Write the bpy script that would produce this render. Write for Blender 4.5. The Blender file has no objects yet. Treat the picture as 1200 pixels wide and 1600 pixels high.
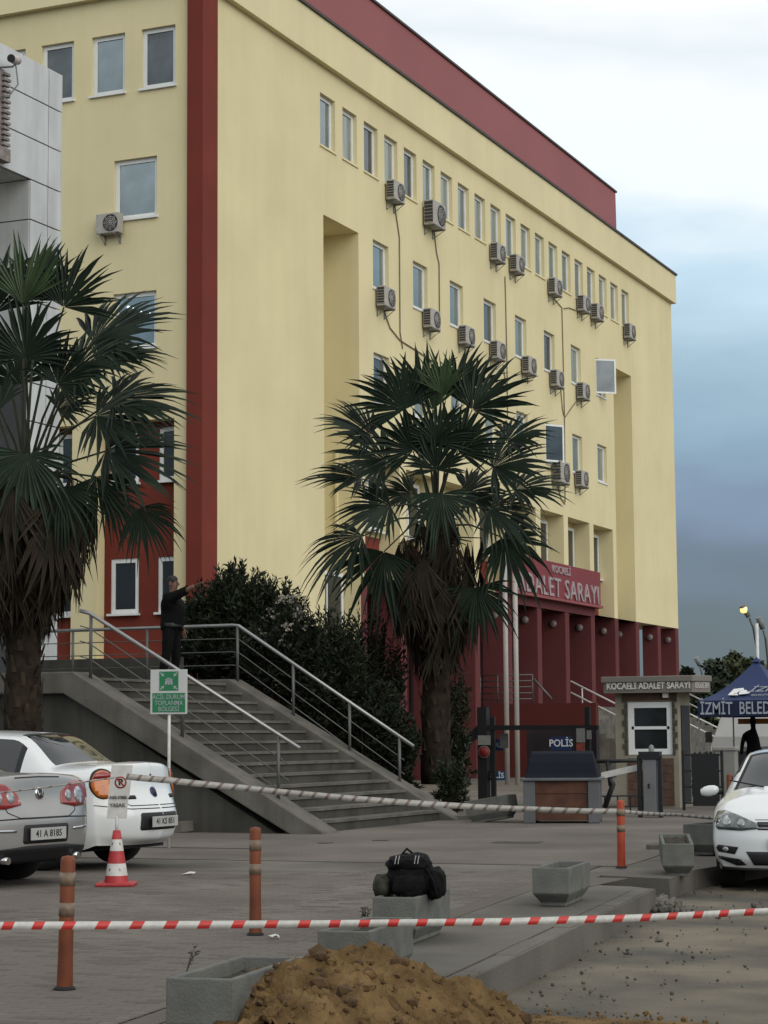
import bpy, bmesh, math, random
from mathutils import Vector, Matrix, noise
from mathutils.bvhtree import BVHTree
random.seed(7)
S = bpy.context.scene
COL = S.collection
R = math.radians

# ------------------------------------------------------------------ camera, sky, sun, exposure
EYE = 1.6
F_PX, PITCH, ROLL, YAW = 3250.0, math.atan(353 / 3250.0), R(0.43), 0.41168
_fw = Vector((-math.sin(YAW) * math.cos(PITCH), math.cos(YAW) * math.cos(PITCH), math.sin(PITCH)))
_rt0 = Vector((math.cos(YAW), math.sin(YAW), 0)); _up0 = _rt0.cross(_fw)
RT = math.cos(ROLL) * _rt0 - math.sin(ROLL) * _up0
UP = math.cos(ROLL) * _up0 + math.sin(ROLL) * _rt0
FW = _fw
cam = bpy.data.cameras.new('camera'); camo = bpy.data.objects.new('camera', cam); COL.objects.link(camo)
m3 = Matrix((RT, UP, -FW)).transposed()
camo.matrix_world = Matrix.Translation((0, 0, EYE)) @ m3.to_4x4()
cam.sensor_fit = 'VERTICAL'; cam.sensor_height = 24.0; cam.lens = F_PX / 1600.0 * 24.0
cam.clip_start = 0.1; cam.clip_end = 3000
S.camera = camo
S.view_settings.view_transform = 'Standard'; S.view_settings.look = 'None'
S.view_settings.exposure = 0.0; S.view_settings.gamma = 1.0; S.view_settings.use_curve_mapping = False

W = bpy.data.worlds.new('World'); S.world = W; W.use_nodes = True
wn, wl = W.node_tree.nodes, W.node_tree.links; wn.clear()
SUN_EL, SUN_AZ = R(24), R(118)      # low behind the camera to the right, behind cloud
def wnode(t, **k):
    n = wn.new(t)
    for a, v in k.items(): setattr(n, a, v)
    return n
wo = wnode('ShaderNodeOutputWorld'); bg = wnode('ShaderNodeBackground'); bg2 = wnode('ShaderNodeBackground'); add = wnode('ShaderNodeMixShader')
sky = wnode('ShaderNodeTexSky', sky_type='NISHITA', sun_disc=False, sun_elevation=SUN_EL, sun_rotation=SUN_AZ)
wl.new(sky.outputs[0], bg.inputs[0]); bg.inputs[1].default_value = 0.05
tc = wnode('ShaderNodeTexCoord'); sep = wnode('ShaderNodeSeparateXYZ'); wl.new(tc.outputs['Generated'], sep.inputs[0])
mp = wnode('ShaderNodeMapping'); mp.inputs['Scale'].default_value = (1.0, 1.0, 3.2); wl.new(tc.outputs['Generated'], mp.inputs[0])
nz = wnode('ShaderNodeTexNoise'); nz.inputs['Scale'].default_value = 4.2; nz.inputs['Detail'].default_value = 5.0; nz.inputs['Roughness'].default_value = 0.5
wl.new(mp.outputs[0], nz.inputs['Vector'])
ma = wnode('ShaderNodeMath', operation='MULTIPLY_ADD'); ma.inputs[1].default_value = 0.17; ma.inputs[2].default_value = -0.085
wl.new(nz.outputs[0], ma.inputs[0])
ad = wnode('ShaderNodeMath', operation='ADD'); wl.new(sep.outputs[2], ad.inputs[0]); wl.new(ma.outputs[0], ad.inputs[1])
rp = wnode('ShaderNodeValToRGB'); wl.new(ad.outputs[0], rp.inputs[0])
stops = [(0.0, (.14, .185, .215)), (.05, (.15, .20, .235)), (.088, (.20, .265, .37)), (.110, (.25, .345, .48)), (.140, (.32, .475, .61)), (.172, (.43, .61, .74)),
         (.215, (.64, .85, 1.0)), (.250, (1.05, 1.12, 1.15)), (.300, (1.08, 1.13, 1.16)), (.325, (.93, 1.01, 1.05)), (.355, (1.12, 1.15, 1.17)), (.6, (1.15, 1.17, 1.18)), (1.0, (1.15, 1.17, 1.18))]
el = rp.color_ramp.elements
while len(el) > 1: el.remove(el[-1])
el[0].position = stops[0][0]; el[0].color = (*stops[0][1], 1)
for p, c in stops[1:]:
    e = el.new(p); e.color = (*c, 1)
wl.new(rp.outputs[0], bg2.inputs[0]); bg2.inputs[1].default_value = 1.0
add.inputs[0].default_value = 0.88; wl.new(bg.outputs[0], add.inputs[1]); wl.new(bg2.outputs[0], add.inputs[2]); wl.new(add.outputs[0], wo.inputs[0])

sl = bpy.data.lights.new('sun', 'SUN'); sl.energy = 1.5; sl.angle = R(60); sl.color = (1.0, .95, .86)
so = bpy.data.objects.new('sun', sl); COL.objects.link(so)
_sd = Vector((math.sin(SUN_AZ) * math.cos(SUN_EL), math.cos(SUN_AZ) * math.cos(SUN_EL), math.sin(SUN_EL)))
so.rotation_euler = _sd.to_track_quat('Z', 'Y').to_euler()

# ------------------------------------------------------------------ helpers
C0 = Vector((0, 0, EYE))
def ray(x, y): return FW + RT * ((x - 600) / F_PX) + UP * ((800 - y) / F_PX)
def at(x, y, ax, val):                                # photo pixel -> point on a world plane
    d = ray(x, y); i = 'XYZ'.index(ax); return C0 + d * ((val - C0[i]) / d[i])
def atd(x, y, dist): return C0 + ray(x, y) * dist

MATS = {}
def mat(name, col, rough=.8, var=.12, scale=3.0, bump=0.0, bscale=40.0, metal=0.0, spec=.4, col2=None, coat=0.0, stretch=(1, 1, 1), detail=6.0, lo=.35, hi=.68, trans=0.0, emit=None, alpha=None, streak=0.0, bricks=False):
    if name in MATS: return MATS[name]
    m = bpy.data.materials.new(name); m.use_nodes = True; MATS[name] = m
    nt = m.node_tree; b = nt.nodes['Principled BSDF']
    b.inputs['Roughness'].default_value = rough; b.inputs['Metallic'].default_value = metal
    b.inputs['Specular IOR Level'].default_value = spec; b.inputs['Coat Weight'].default_value = coat
    b.inputs['Coat Roughness'].default_value = .06
    t = nt.nodes.new('ShaderNodeTexCoord'); mp = nt.nodes.new('ShaderNodeMapping'); mp.inputs['Scale'].default_value = stretch
    nt.links.new(t.outputs['Object'], mp.inputs[0])
    n = nt.nodes.new('ShaderNodeTexNoise'); n.inputs['Scale'].default_value = scale; n.inputs['Detail'].default_value = detail
    nt.links.new(mp.outputs[0], n.inputs['Vector'])
    r = nt.nodes.new('ShaderNodeValToRGB'); nt.links.new(n.outputs[0], r.inputs[0])
    c2 = col2 or tuple(min(1, c * (1 + var)) for c in col); c1 = col if col2 else tuple(c * (1 - var) for c in col)
    r.color_ramp.elements[0].position = lo; r.color_ramp.elements[1].position = hi
    r.color_ramp.elements[0].color = (*c1, 1); r.color_ramp.elements[1].color = (*c2, 1)
    if streak:                                                   # rain streaks and faded patches
        m2 = nt.nodes.new('ShaderNodeMapping'); m2.inputs['Scale'].default_value = (1.6, 1.6, .10); nt.links.new(t.outputs['Object'], m2.inputs[0])
        n3 = nt.nodes.new('ShaderNodeTexNoise'); n3.inputs['Scale'].default_value = 1.3; n3.inputs['Detail'].default_value = 8; n3.inputs['Roughness'].default_value = .65; nt.links.new(m2.outputs[0], n3.inputs['Vector'])
        r3 = nt.nodes.new('ShaderNodeValToRGB'); r3.color_ramp.elements[0].position = .30; r3.color_ramp.elements[1].position = .56
        k = 1 - streak; r3.color_ramp.elements[0].color = (k * .98, k * .97, k * .94, 1); r3.color_ramp.elements[1].color = (1, 1, 1, 1); nt.links.new(n3.outputs[0], r3.inputs[0])
        mx = nt.nodes.new('ShaderNodeMix'); mx.data_type = 'RGBA'; mx.blend_type = 'MULTIPLY'; mx.inputs[0].default_value = 1
        nt.links.new(r.outputs[0], mx.inputs[6]); nt.links.new(r3.outputs[0], mx.inputs[7]); nt.links.new(mx.outputs[2], b.inputs['Base Color'])
    else: nt.links.new(r.outputs[0], b.inputs['Base Color'])
    if bricks:                                                   # laid paving too far off to be built piece by piece
        m4 = nt.nodes.new('ShaderNodeMapping'); m4.inputs['Rotation'].default_value = (0, 0, R(-8)); nt.links.new(t.outputs['Object'], m4.inputs[0])
        bk = nt.nodes.new('ShaderNodeTexBrick'); bk.inputs['Scale'].default_value = 1.0; bk.inputs['Brick Width'].default_value = .2; bk.inputs['Row Height'].default_value = .1; bk.inputs['Mortar Size'].default_value = .006
        bk.inputs['Color1'].default_value = (1, 1, 1, 1); bk.inputs['Color2'].default_value = (.86, .85, .84, 1); bk.inputs['Mortar'].default_value = (.66, .65, .64, 1); nt.links.new(m4.outputs[0], bk.inputs['Vector'])
        mx2 = nt.nodes.new('ShaderNodeMix'); mx2.data_type = 'RGBA'; mx2.blend_type = 'MULTIPLY'; mx2.inputs[0].default_value = 1
        nt.links.new(r.outputs[0], mx2.inputs[6]); nt.links.new(bk.outputs[0], mx2.inputs[7]); nt.links.new(mx2.outputs[2], b.inputs['Base Color'])
    if bump:
        n2 = nt.nodes.new('ShaderNodeTexNoise'); n2.inputs['Scale'].default_value = bscale; n2.inputs['Detail'].default_value = 4
        nt.links.new(t.outputs['Object'], n2.inputs['Vector'])
        bp = nt.nodes.new('ShaderNodeBump'); bp.inputs['Strength'].default_value = bump; bp.inputs['Distance'].default_value = .02
        nt.links.new(n2.outputs[0], bp.inputs['Height']); nt.links.new(bp.outputs[0], b.inputs['Normal'])
    if trans: b.inputs['Transmission Weight'].default_value = trans
    if emit: b.inputs['Emission Color'].default_value = (*emit[0], 1); b.inputs['Emission Strength'].default_value = emit[1]
    return m

def root_of(o):
    while o.parent: o = o.parent
    return o
class MB:
    def __init__(s): s.v, s.f, s.m, s.sm = [], [], [], []
    def add(s, vs, fs, m=0, smooth=False):
        o = len(s.v); s.v.extend(Vector(q) for q in vs)
        for f in fs: s.f.append(tuple(i + o for i in f)); s.m.append(m); s.sm.append(smooth)
        return s
    def box(s, a, b, m=0, skip=''):
        (x0, y0, z0), (x1, y1, z1) = a, b
        x0, x1 = min(x0, x1), max(x0, x1); y0, y1 = min(y0, y1), max(y0, y1); z0, z1 = min(z0, z1), max(z0, z1)
        vs = [(x0, y0, z0), (x1, y0, z0), (x1, y1, z0), (x0, y1, z0), (x0, y0, z1), (x1, y0, z1), (x1, y1, z1), (x0, y1, z1)]
        return s.add(vs, [(0, 3, 2, 1), (4, 5, 6, 7), (0, 1, 5, 4), (1, 2, 6, 5), (2, 3, 7, 6), (3, 0, 4, 7)], m)
    def obox(s, c, ax, ay, az, m=0):                  # centre + half-axis vectors
        c, ax, ay, az = map(Vector, (c, ax, ay, az))
        vs = [c + sx * ax + sy * ay + sz * az for sz in (-1, 1) for sx, sy in ((-1, -1), (1, -1), (1, 1), (-1, 1))]
        return s.add(vs, [(0, 3, 2, 1), (4, 5, 6, 7), (0, 1, 5, 4), (1, 2, 6, 5), (2, 3, 7, 6), (3, 0, 4, 7)], m)
    def tube(s, pts, r, n=8, m=0, caps=True):
        pts = [Vector(p) for p in pts]; rr = r if isinstance(r, (list, tuple)) else [r] * len(pts)
        o = len(s.v); prev = None
        for i, p in enumerate(pts):
            d = (pts[min(i + 1, len(pts) - 1)] - pts[max(i - 1, 0)]).normalized()
            if prev is None:
                a = d.cross(Vector((0, 0, 1)));
                if a.length < .05: a = d.cross(Vector((0, 1, 0)))
            else: a = prev - d * prev.dot(d)
            a.normalize(); prev = a; b = d.cross(a)
            for k in range(n):
                t = 2 * math.pi * k / n; s.v.append(p + (a * math.cos(t) + b * math.sin(t)) * rr[i])
        for i in range(len(pts) - 1):
            for k in range(n):
                k2 = (k + 1) % n
                s.f.append((o + i * n + k, o + i * n + k2, o + (i + 1) * n + k2, o + (i + 1) * n + k)); s.m.append(m); s.sm.append(n > 5)
        if caps:
            s.f.append(tuple(o + k for k in reversed(range(n)))); s.m.append(m); s.sm.append(False)
            s.f.append(tuple(o + (len(pts) - 1) * n + k for k in range(n))); s.m.append(m); s.sm.append(False)
        return s
    def lathe(s, prof, n=24, c=(0, 0, 0), axis='Z', m=0, smooth=True):   # prof: (r, h)
        c = Vector(c); o = len(s.v)
        for (r, h) in prof:
            for k in range(n):
                t = 2 * math.pi * k / n; a, b = r * math.cos(t), r * math.sin(t)
                s.v.append(c + Vector({'Z': (a, b, h), 'Y': (a, h, b), 'X': (h, a, b)}[axis]))
        for i in range(len(prof) - 1):
            for k in range(n):
                k2 = (k + 1) % n; q = (o + i * n + k, o + i * n + k2, o + (i + 1) * n + k2, o + (i + 1) * n + k)
                s.f.append(q if axis != 'Y' else q[::-1]); s.m.append(m); s.sm.append(smooth)
        return s
    def prism(s, poly, z0, z1, m=0, mtop=None):       # polygon in xy, counter-clockwise
        n = len(poly); o = len(s.v)
        s.v.extend(Vector((x, y, z0)) for x, y in poly); s.v.extend(Vector((x, y, z1)) for x, y in poly)
        s.f.append(tuple(o + n + i for i in range(n))); s.m.append(m if mtop is None else mtop); s.sm.append(False)
        s.f.append(tuple(o + i for i in reversed(range(n)))); s.m.append(m); s.sm.append(False)
        for i in range(n):
            j = (i + 1) % n; s.f.append((o + i, o + j, o + n + j, o + n + i)); s.m.append(m); s.sm.append(False)
        return s
    def mesh(s, name, mats, off=None):
        me = bpy.data.meshes.new(name)
        me.from_pydata([tuple(v if off is None else off @ v) for v in s.v], [], s.f)
        for m in (mats if isinstance(mats, (list, tuple)) else [mats]): me.materials.append(m)
        me.polygons.foreach_set('material_index', s.m); me.polygons.foreach_set('use_smooth', s.sm)
        me.update(); return me
    def obj(s, name, mats, parent=None, world=False, bevel=0.0, label=None):
        off = None
        if world and parent is not None:
            q = parent; M = Matrix.Identity(4)
            while q: M = q.matrix_basis @ M; q = q.parent
            off = M.inverted()
        o = bpy.data.objects.new(name, s.mesh(name, mats, off)); COL.objects.link(o)
        if parent is not None: o.parent = parent
        if bevel:
            b = o.modifiers.new('bevel', 'BEVEL'); b.width = bevel; b.segments = 2; b.limit_method = 'ANGLE'; b.angle_limit = R(40)
        if label: o['label'] = label
        return o
def inst(src, name, parent, loc=None, rz=None):
    o = bpy.data.objects.new(name, src if isinstance(src, bpy.types.Mesh) else src.data); COL.objects.link(o); o.parent = parent
    if loc is not None: o.location = loc
    if rz is not None: o.rotation_euler.z = rz
    return o
def tag(o, label, cat, group=None, kind=None):
    if label: o['label'] = label
    if cat: o['category'] = cat
    if group: o['group'] = group
    if kind: o['kind'] = kind
    return o
def thing(name, label, cat, loc=(0, 0, 0), rz=0.0, group=None):
    o = bpy.data.objects.new(name, None); COL.objects.link(o); o.location = loc; o.rotation_euler.z = rz
    o.empty_display_size = .2
    return tag(o, label, cat, group)
def dup(root, loc, rz=None, label=None):
    r = root.copy(); COL.objects.link(r); r.location = loc
    if rz is not None: r.rotation_euler.z = rz
    if label: r['label'] = label
    def rec(src, dst):
        for ch in src.children:
            c = ch.copy(); COL.objects.link(c); c.parent = dst; rec(ch, c)
    rec(root, r); return r
def structure(o): o['kind'] = 'structure'; return o
def stuff(o): o['kind'] = 'stuff'; return o
def text(body, size, m, parent, loc, rot, name='lettering', ext=.004, sx=1.0, align='CENTER', space=1.0, bold=0.0, shear=0.0):
    c = bpy.data.curves.new('txt', 'FONT'); c.body = body; c.size = size; c.align_x = align; c.align_y = 'CENTER'; c.extrude = ext
    c.space_character = space; c.offset = bold; c.shear = shear; c.resolution_u = 3
    t = bpy.data.objects.new('txt', c); COL.objects.link(t)
    me = bpy.data.meshes.new_from_object(t.evaluated_get(bpy.context.evaluated_depsgraph_get()))
    bpy.data.objects.remove(t); bpy.data.curves.remove(c)
    me.materials.clear(); me.materials.append(m)
    o = bpy.data.objects.new(name, me); COL.objects.link(o); o.parent = parent
    o.location = loc; o.rotation_euler = rot; o.scale = (sx, 1, 1)
    return o
ROTF = (R(90), 0, 0)            # text on a face looking to -Y
ROTX = (R(90), 0, R(90))        # text on a face looking to +X
ORD = ['first', 'second', 'third', 'fourth', 'fifth', 'sixth', 'seventh', 'eighth', 'ninth', 'tenth', 'eleventh', 'twelfth', 'thirteenth', 'fourteenth', 'fifteenth', 'sixteenth', 'seventeenth', 'eighteenth', 'nineteenth', 'twentieth']
def fbm(x, y, z=0.0, o=4): return noise.fractal(Vector((x, y, z)), 1.0, 2.0, o)
# ------------------------------------------------------------------ materials
YEL = mat('yellow_plaster', (.675, .602, .368), .9, .05, .35, .25, 60, spec=.2, detail=8, streak=.018)
YEL2 = mat('yellow_plaster_band', (.69, .618, .388), .9, .05, .3, .25, 60, spec=.2, streak=.018)
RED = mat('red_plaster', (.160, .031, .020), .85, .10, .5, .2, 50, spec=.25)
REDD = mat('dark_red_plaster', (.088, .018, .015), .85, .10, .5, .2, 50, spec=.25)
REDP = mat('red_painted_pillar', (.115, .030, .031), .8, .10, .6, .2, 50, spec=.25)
ROOFRED = mat('red_roof_metal', (.255, .062, .062), .55, .06, .3, .0, spec=.4)
COPE = mat('dark_coping', (.05, .04, .035), .6)
UPVC = mat('white_window_frame', (.70, .72, .71), .35, .04)
GLASS = mat('window_pane', (.22, .27, .285), .06, .3, .6, metal=.6, spec=.9)
GLASS2 = mat('curtained_pane', (.26, .29, .27), .10, .25, 1.2, metal=.45, spec=.8, stretch=(6, 6, .4))
GLASS3 = mat('dim_window_pane', (.085, .10, .11), .06, .4, .9, metal=.5, spec=.9)
GLASSD = mat('dark_window_pane', (.018, .022, .024), .06, .25, .8, spec=.6)
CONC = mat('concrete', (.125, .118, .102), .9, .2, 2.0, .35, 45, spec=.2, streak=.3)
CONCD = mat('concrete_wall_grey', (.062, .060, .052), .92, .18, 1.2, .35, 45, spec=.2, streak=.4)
CONCP = mat('planter_concrete', (.118, .121, .109), .9, .16, 6.0, .3, 70, spec=.2)
STEEL = mat('stainless_rail', (.30, .30, .295), .38, .06, metal=.8)
DSTEEL = mat('painted_rail_grey', (.11, .11, .105), .5, .06, metal=.4)
BLACK = mat('black_metal', (.012, .012, .013), .5, .1)
GREYM = mat('grey_metal', (.16, .17, .17), .5, .08)
ACW = mat('ac_casing', (.36, .34, .31), .6, .12, 9)
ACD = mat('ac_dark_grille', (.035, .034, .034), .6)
CLAD = mat('white_cladding', (.50, .52, .52), .42, .12, 1.3, .0, stretch=(1, 1, .5), spec=.4, streak=.2)
CLADD = mat('cladding_joint', (.05, .052, .055), .7)
PALM = mat('palm_green', (.011, .021, .012), .55, .35, 2.5, spec=.18)
PALMF = mat('fresh_palm_green', (.026, .052, .015), .55, .3, 3)
PALMD = mat('dead_palm_brown', (.028, .022, .015), .9, .35, 3, spec=.15)
TRUNK = mat('palm_trunk_bark', (.024, .018, .013), .95, .4, 6, .6, 25, spec=.1)
LEAFD = mat('shrub_leaf', (.010, .016, .007), .6, .4, 4, spec=.25)
LEAFL = mat('shrub_leaf_light', (.035, .048, .022), .6, .3, 4, spec=.25)
FLOW = mat('pale_flower', (.27, .25, .21), .7, .1)
ROADM = mat('dusty_road', (.070, .067, .059), .95, .2, .8, .5, 30, col2=(.172, .148, .112), spec=.15, detail=9, lo=.36, hi=.66)
SLABM = mat('pavement_concrete', (.088, .081, .070), .92, .2, .8, .4, 60, col2=(.150, .138, .120), spec=.2, detail=9)
PAVER = mat('paver_grey', (.106, .093, .080), .92, .2, .7, .35, 90, col2=(.160, .142, .124), spec=.2, detail=8)
PAVER2 = mat('paver_warm_grey', (.108, .094, .081), .92, .16, .6, .3, 90, spec=.2)
SOIL = mat('dry_soil', (.05, .045, .036), .95, .3, 9, .6, 60, spec=.1)
DIRT = mat('yellow_brown_earth', (.070, .043, .018), .97, .3, 4.5, .9, 55, col2=(.19, .122, .055), spec=.1, detail=10, lo=.3, hi=.72)
ORANGE = mat('orange_plastic', (.145, .040, .016), .6, .22, 6, spec=.3)
REFL = mat('worn_reflective_band', (.16, .115, .08), .5, .25, 30)
ORANGEB = mat('bright_orange_plastic', (.30, .045, .018), .55, .15, 6, spec=.3)
TAPED = mat('dull_white_tape', (.30, .29, .265), .5, .12, 20)
WHITEP = mat('white_plastic', (.52, .51, .48), .5, .1, 12)
REDT = mat('red_tape_print', (.46, .035, .03), .45, .1)
REDC = mat('red_cone', (.34, .028, .03), .5, .14, 12)
TAPEW = mat('white_tape', (.46, .46, .43), .45, .1, 30)
TAPEG = mat('grey_tape_print', (.14, .105, .095), .5, .1, 30)
GREENS = mat('green_sign', (.012, .145, .055), .5, .06)
BLUE = mat('navy_canvas', (.012, .026, .088), .75, .12, 2.5, .15, 12)
BLUES = mat('blue_sign', (.012, .03, .10), .5, .05)
WHITET = mat('white_print', (.62, .63, .63), .6, .04)
GREYT = mat('pale_grey_print', (.26, .29, .30), .6, .04)
RUBBER = mat('rubber', (.010, .010, .010), .8, .2, 10)
BAGM = mat('black_cloth', (.0045, .0045, .005), .8, .4, 20, .5, 120, spec=.15)
SKIN = mat('skin', (.14, .075, .05), .6, .06)
KIOSKY = mat('cream_render', (.235, .215, .165), .9, .08, 2, .2, 50)
BRICKB = mat('brown_stone', (.095, .055, .038), .9, .25, 7, .3, 60)
ROOFK = mat('grey_brown_fascia', (.16, .145, .13), .7, .08, 2)
# ------------------------------------------------------------------ ground, plaza
PZ = 0.2
def ground_mesh():
    def axis(lo, hi, step, far):
        a = [lo + i * step for i in range(int((hi - lo) / step) + 1)]
        s = step; x = hi
        r = []
        while x < far: s *= 1.6; x += s; r.append(x)
        s = step; x = lo; l = []
        while x > -far: s *= 1.6; x -= s; l.append(x)
        return l[::-1] + a + r
    xs = axis(-7.5, 3.0, .09, 1500); ys = axis(7.5, 27, .09, 1500)
    mb = MB(); vs = []
    for y in ys:
        for x in xs:
            near = -8 < x < 3.5 and 7 < y < 28
            z = (0.016 * fbm(x * .9, y * .9) + .010 * fbm(x * 5, y * 5, 3) + .008 * fbm(x * 13, y * 13, 7, 2)) if near else 0
            if near: z -= .02
            vs.append((x, y, z))
    nx = len(xs); fs = [(j * nx + i, j * nx + i + 1, (j + 1) * nx + i + 1, (j + 1) * nx + i) for j in range(len(ys) - 1) for i in range(nx - 1)]
    mb.add(vs, fs, 0, True); return mb
structure(ground_mesh().obj('road', ROADM))

KD = Vector((-.139, .990)); KN = Vector((.990, .139))            # kerb direction and its road-side normal
def pxy(x, y): p = at(x, y, 'Z', PZ); return (p.x, p.y)
edge = [(-3.75, 6.0), pxy(735, 1527), pxy(880, 1457), pxy(1024, 1387), pxy(985, 1383), pxy(905, 1380), pxy(938, 1366), pxy(1000, 1369), pxy(1046, 1371), pxy(1086, 1357), (-5.6, 24.5), (-3.0, 27.2), (-1, 60), (-1, 120)]
# one slab: the plaza, with the broken notch where the kerb has been dug out
structure(MB().prism([(-70, 5.0)] + [edge[0]] + edge[1:] + [(-70, 120)], -.05, PZ - .012).obj('plaza', SLABM))
# a thin concrete apron and kerb band lie along the edge; pavers fill the rest
def kerb_line(off, y):                                           # x of a line parallel to the kerb
    return -4.53 - off - .1404 * (y - 11.59)
ap = MB()
y = 7.0; k = 0
stones = []
while y < 18.6:                                                  # kerb stones along the dug edge
    L = .98; x0, x1 = kerb_line(.005, y), kerb_line(.005, y + L - .012)
    stones.append((y, L)); y += L
apron = structure(MB().prism([(kerb_line(.16, 7), 7), (kerb_line(.16, 18.6), 18.6), (kerb_line(1.05, 18.6), 18.6), (kerb_line(1.05, 7), 7)], PZ - .01, PZ - .002).obj('apron_pavement', SLABM))
ks = structure(thing('kerb', None, None))
for i, (y, L) in enumerate(stones):
    mb = MB(); a, b = y + .006, y + L - .006; dz = random.uniform(-.006, .004); dx = random.uniform(-.008, .008)
    mb.prism([(kerb_line(.012 + dx, a), a), (kerb_line(.012 + dx, b), b), (kerb_line(.15 + dx, b), b), (kerb_line(.15 + dx, a), a)], -.03, PZ + .002 + dz)
    mb.obj('kerb_stone', SLABM, ks, bevel=.012)
band = MB().prism([(kerb_line(1.06, 7), 7), (kerb_line(1.06, 22), 22), (kerb_line(1.24, 22), 22), (kerb_line(1.24, 7), 7)], PZ - .011, PZ + .0)
band.obj('kerb_band', PAVER2, ks)

# pavers: running bond 20 x 10 cm, the nearest ones picked out singly
pav = thing('paved_surface', None, None); structure(pav)
def paver_mesh(mb, cx, cy, dz, tilt, hx=.0975):
    hy = .0475; b = .006
    u, v = Vector((KN.x, KN.y, 0)), Vector((KD.x, KD.y, 0)); c = Vector((cx, cy, PZ + dz)); z = Vector((0, 0, 1))
    top = [c + u * sx * (hx - b) + v * sy * (hy - b) + z * (tilt * sx) for sx, sy in ((-1, -1), (1, -1), (1, 1), (-1, 1))]
    bot = [c + u * sx * hx + v * sy * hy - z * .0065 for sx, sy in ((-1, -1), (1, -1), (1, 1), (-1, 1))]
    mb.add(top + bot, [(0, 1, 2, 3)] + [(4 + i, 4 + (i + 1) % 4, (i + 1) % 4, i) for i in range(4)], 0 if random.random() < .7 else 1)
cells = []
for r in range(int(15.5 / .10)):
    yl = r * .10
    for c in range(int(12 / .20)):
        o = (c + (r % 2) * .5) * .20 + 1.36
        p = Vector((-4.53, 11.59)) - KN * o + KD * (yl - 4.2)
        q = Vector((p.x, p.y, PZ)) - C0; d = q.dot(FW)
        px, py = 600 + F_PX * q.dot(RT) / d, 800 - F_PX * q.dot(UP) / d
        if -60 < px < 1000 and py < 1660: cells.append((d, p, -10 < px < 1200 and py < 1605))
cells.sort(key=lambda t: t[0])
big = MB(); nsing = 0
for r in range(1, 155, 2):                                      # half pavers close the bond against the band
    p = Vector((-4.53, 11.59)) - KN * 1.3125 + KD * (r * .10 - 4.2); paver_mesh(big, p.x, p.y, 0, 0, .0455)
single_src = []
for k in range(6):
    mb = MB(); random.seed(50 + k); paver_mesh(mb, 0, 0, random.uniform(-.0012, .0012), random.uniform(-.0005, .0005))
    single_src.append(mb.mesh('paver', [PAVER, PAVER2]))
for d, p, inview in cells:
    if inview and nsing < 300:
        o = inst(single_src[random.randrange(6)], 'paver', pav, (p.x, p.y, 0)); nsing += 1
    elif d < 22: paver_mesh(big, p.x, p.y, random.uniform(-.0012, .0012), random.uniform(-.0005, .0005))
stuff(big.obj('paver_field', [PAVER, PAVER2], pav))
# beyond the laid field the same paving goes on as one sheet
structure(MB().prism([(-60, 20.2), (-5.9 - .9, 22.0), (-7.2, 26), (-4.6, 28), (-2.2, 60), (-2.2, 100), (-60, 100)], PZ - .011, PZ - .004).obj('far_pavement', mat('paved_far', (.116, .102, .089), .92, .2, .5, .3, 90, col2=(.178, .158, .138), spec=.2, detail=8, bricks=True)))
structure(MB().prism([(-60, 5.5), (-6.0, 5.5), (-6.2, 8), (-6.2, 20.19), (-60, 20.19)], PZ - .0115, PZ - .0050).obj('paving_bed', PAVER2))
# rubble, pebbles, weeds on the road
random.seed(3)
peb = MB()
_g = 1.618
ICO_V = [(-1, _g, 0), (1, _g, 0), (-1, -_g, 0), (1, -_g, 0), (0, -1, _g), (0, 1, _g), (0, -1, -_g), (0, 1, -_g), (_g, 0, -1), (_g, 0, 1), (-_g, 0, -1), (-_g, 0, 1)]
ICO_F = [(0, 11, 5), (0, 5, 1), (0, 1, 7), (0, 7, 10), (0, 10, 11), (1, 5, 9), (5, 11, 4), (11, 10, 2), (10, 7, 6), (7, 1, 8), (3, 9, 4), (3, 4, 2), (3, 2, 6), (3, 6, 8), (3, 8, 9), (4, 9, 5), (2, 4, 11), (6, 2, 10), (8, 6, 7), (9, 8, 1)]
def pebble(mb, c, r):
    sq = random.uniform(.55, .9)
    ps = [Vector((v[0], v[1], v[2] * sq)).normalized() * r * random.uniform(.75, 1.2) for v in ICO_V]
    rot = Matrix.Rotation(random.uniform(0, 6.3), 3, 'Z') @ Matrix.Rotation(random.uniform(-.6, .6), 3, 'X')
    mb.add([Vector(c) + rot @ p for p in ps], ICO_F, random.randrange(2))
for i in range(420):
    y = random.uniform(9.5, 22); x = kerb_line(0, y) + abs(random.gauss(0, .9)) + .02 if i % 3 else random.uniform(-4.5, 2.5)
    if x < kerb_line(-.02, y): continue
    pebble(peb, (x, y, .0), random.choice((.005, .006, .008, .010, .012, .016)) * (2.4 if random.random() < .04 else 1))
for i in range(260):                                            # rubble in the dug notch
    p = Vector(pxy(random.uniform(915, 1060), random.uniform(1372, 1392))); pebble(peb, (p.x, p.y, .02), random.uniform(.012, .05))
stuff(peb.obj('gravel', [SLABM, mat('gravel_dark', (.065, .06, .052), .95, .3, 12)]))
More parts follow.
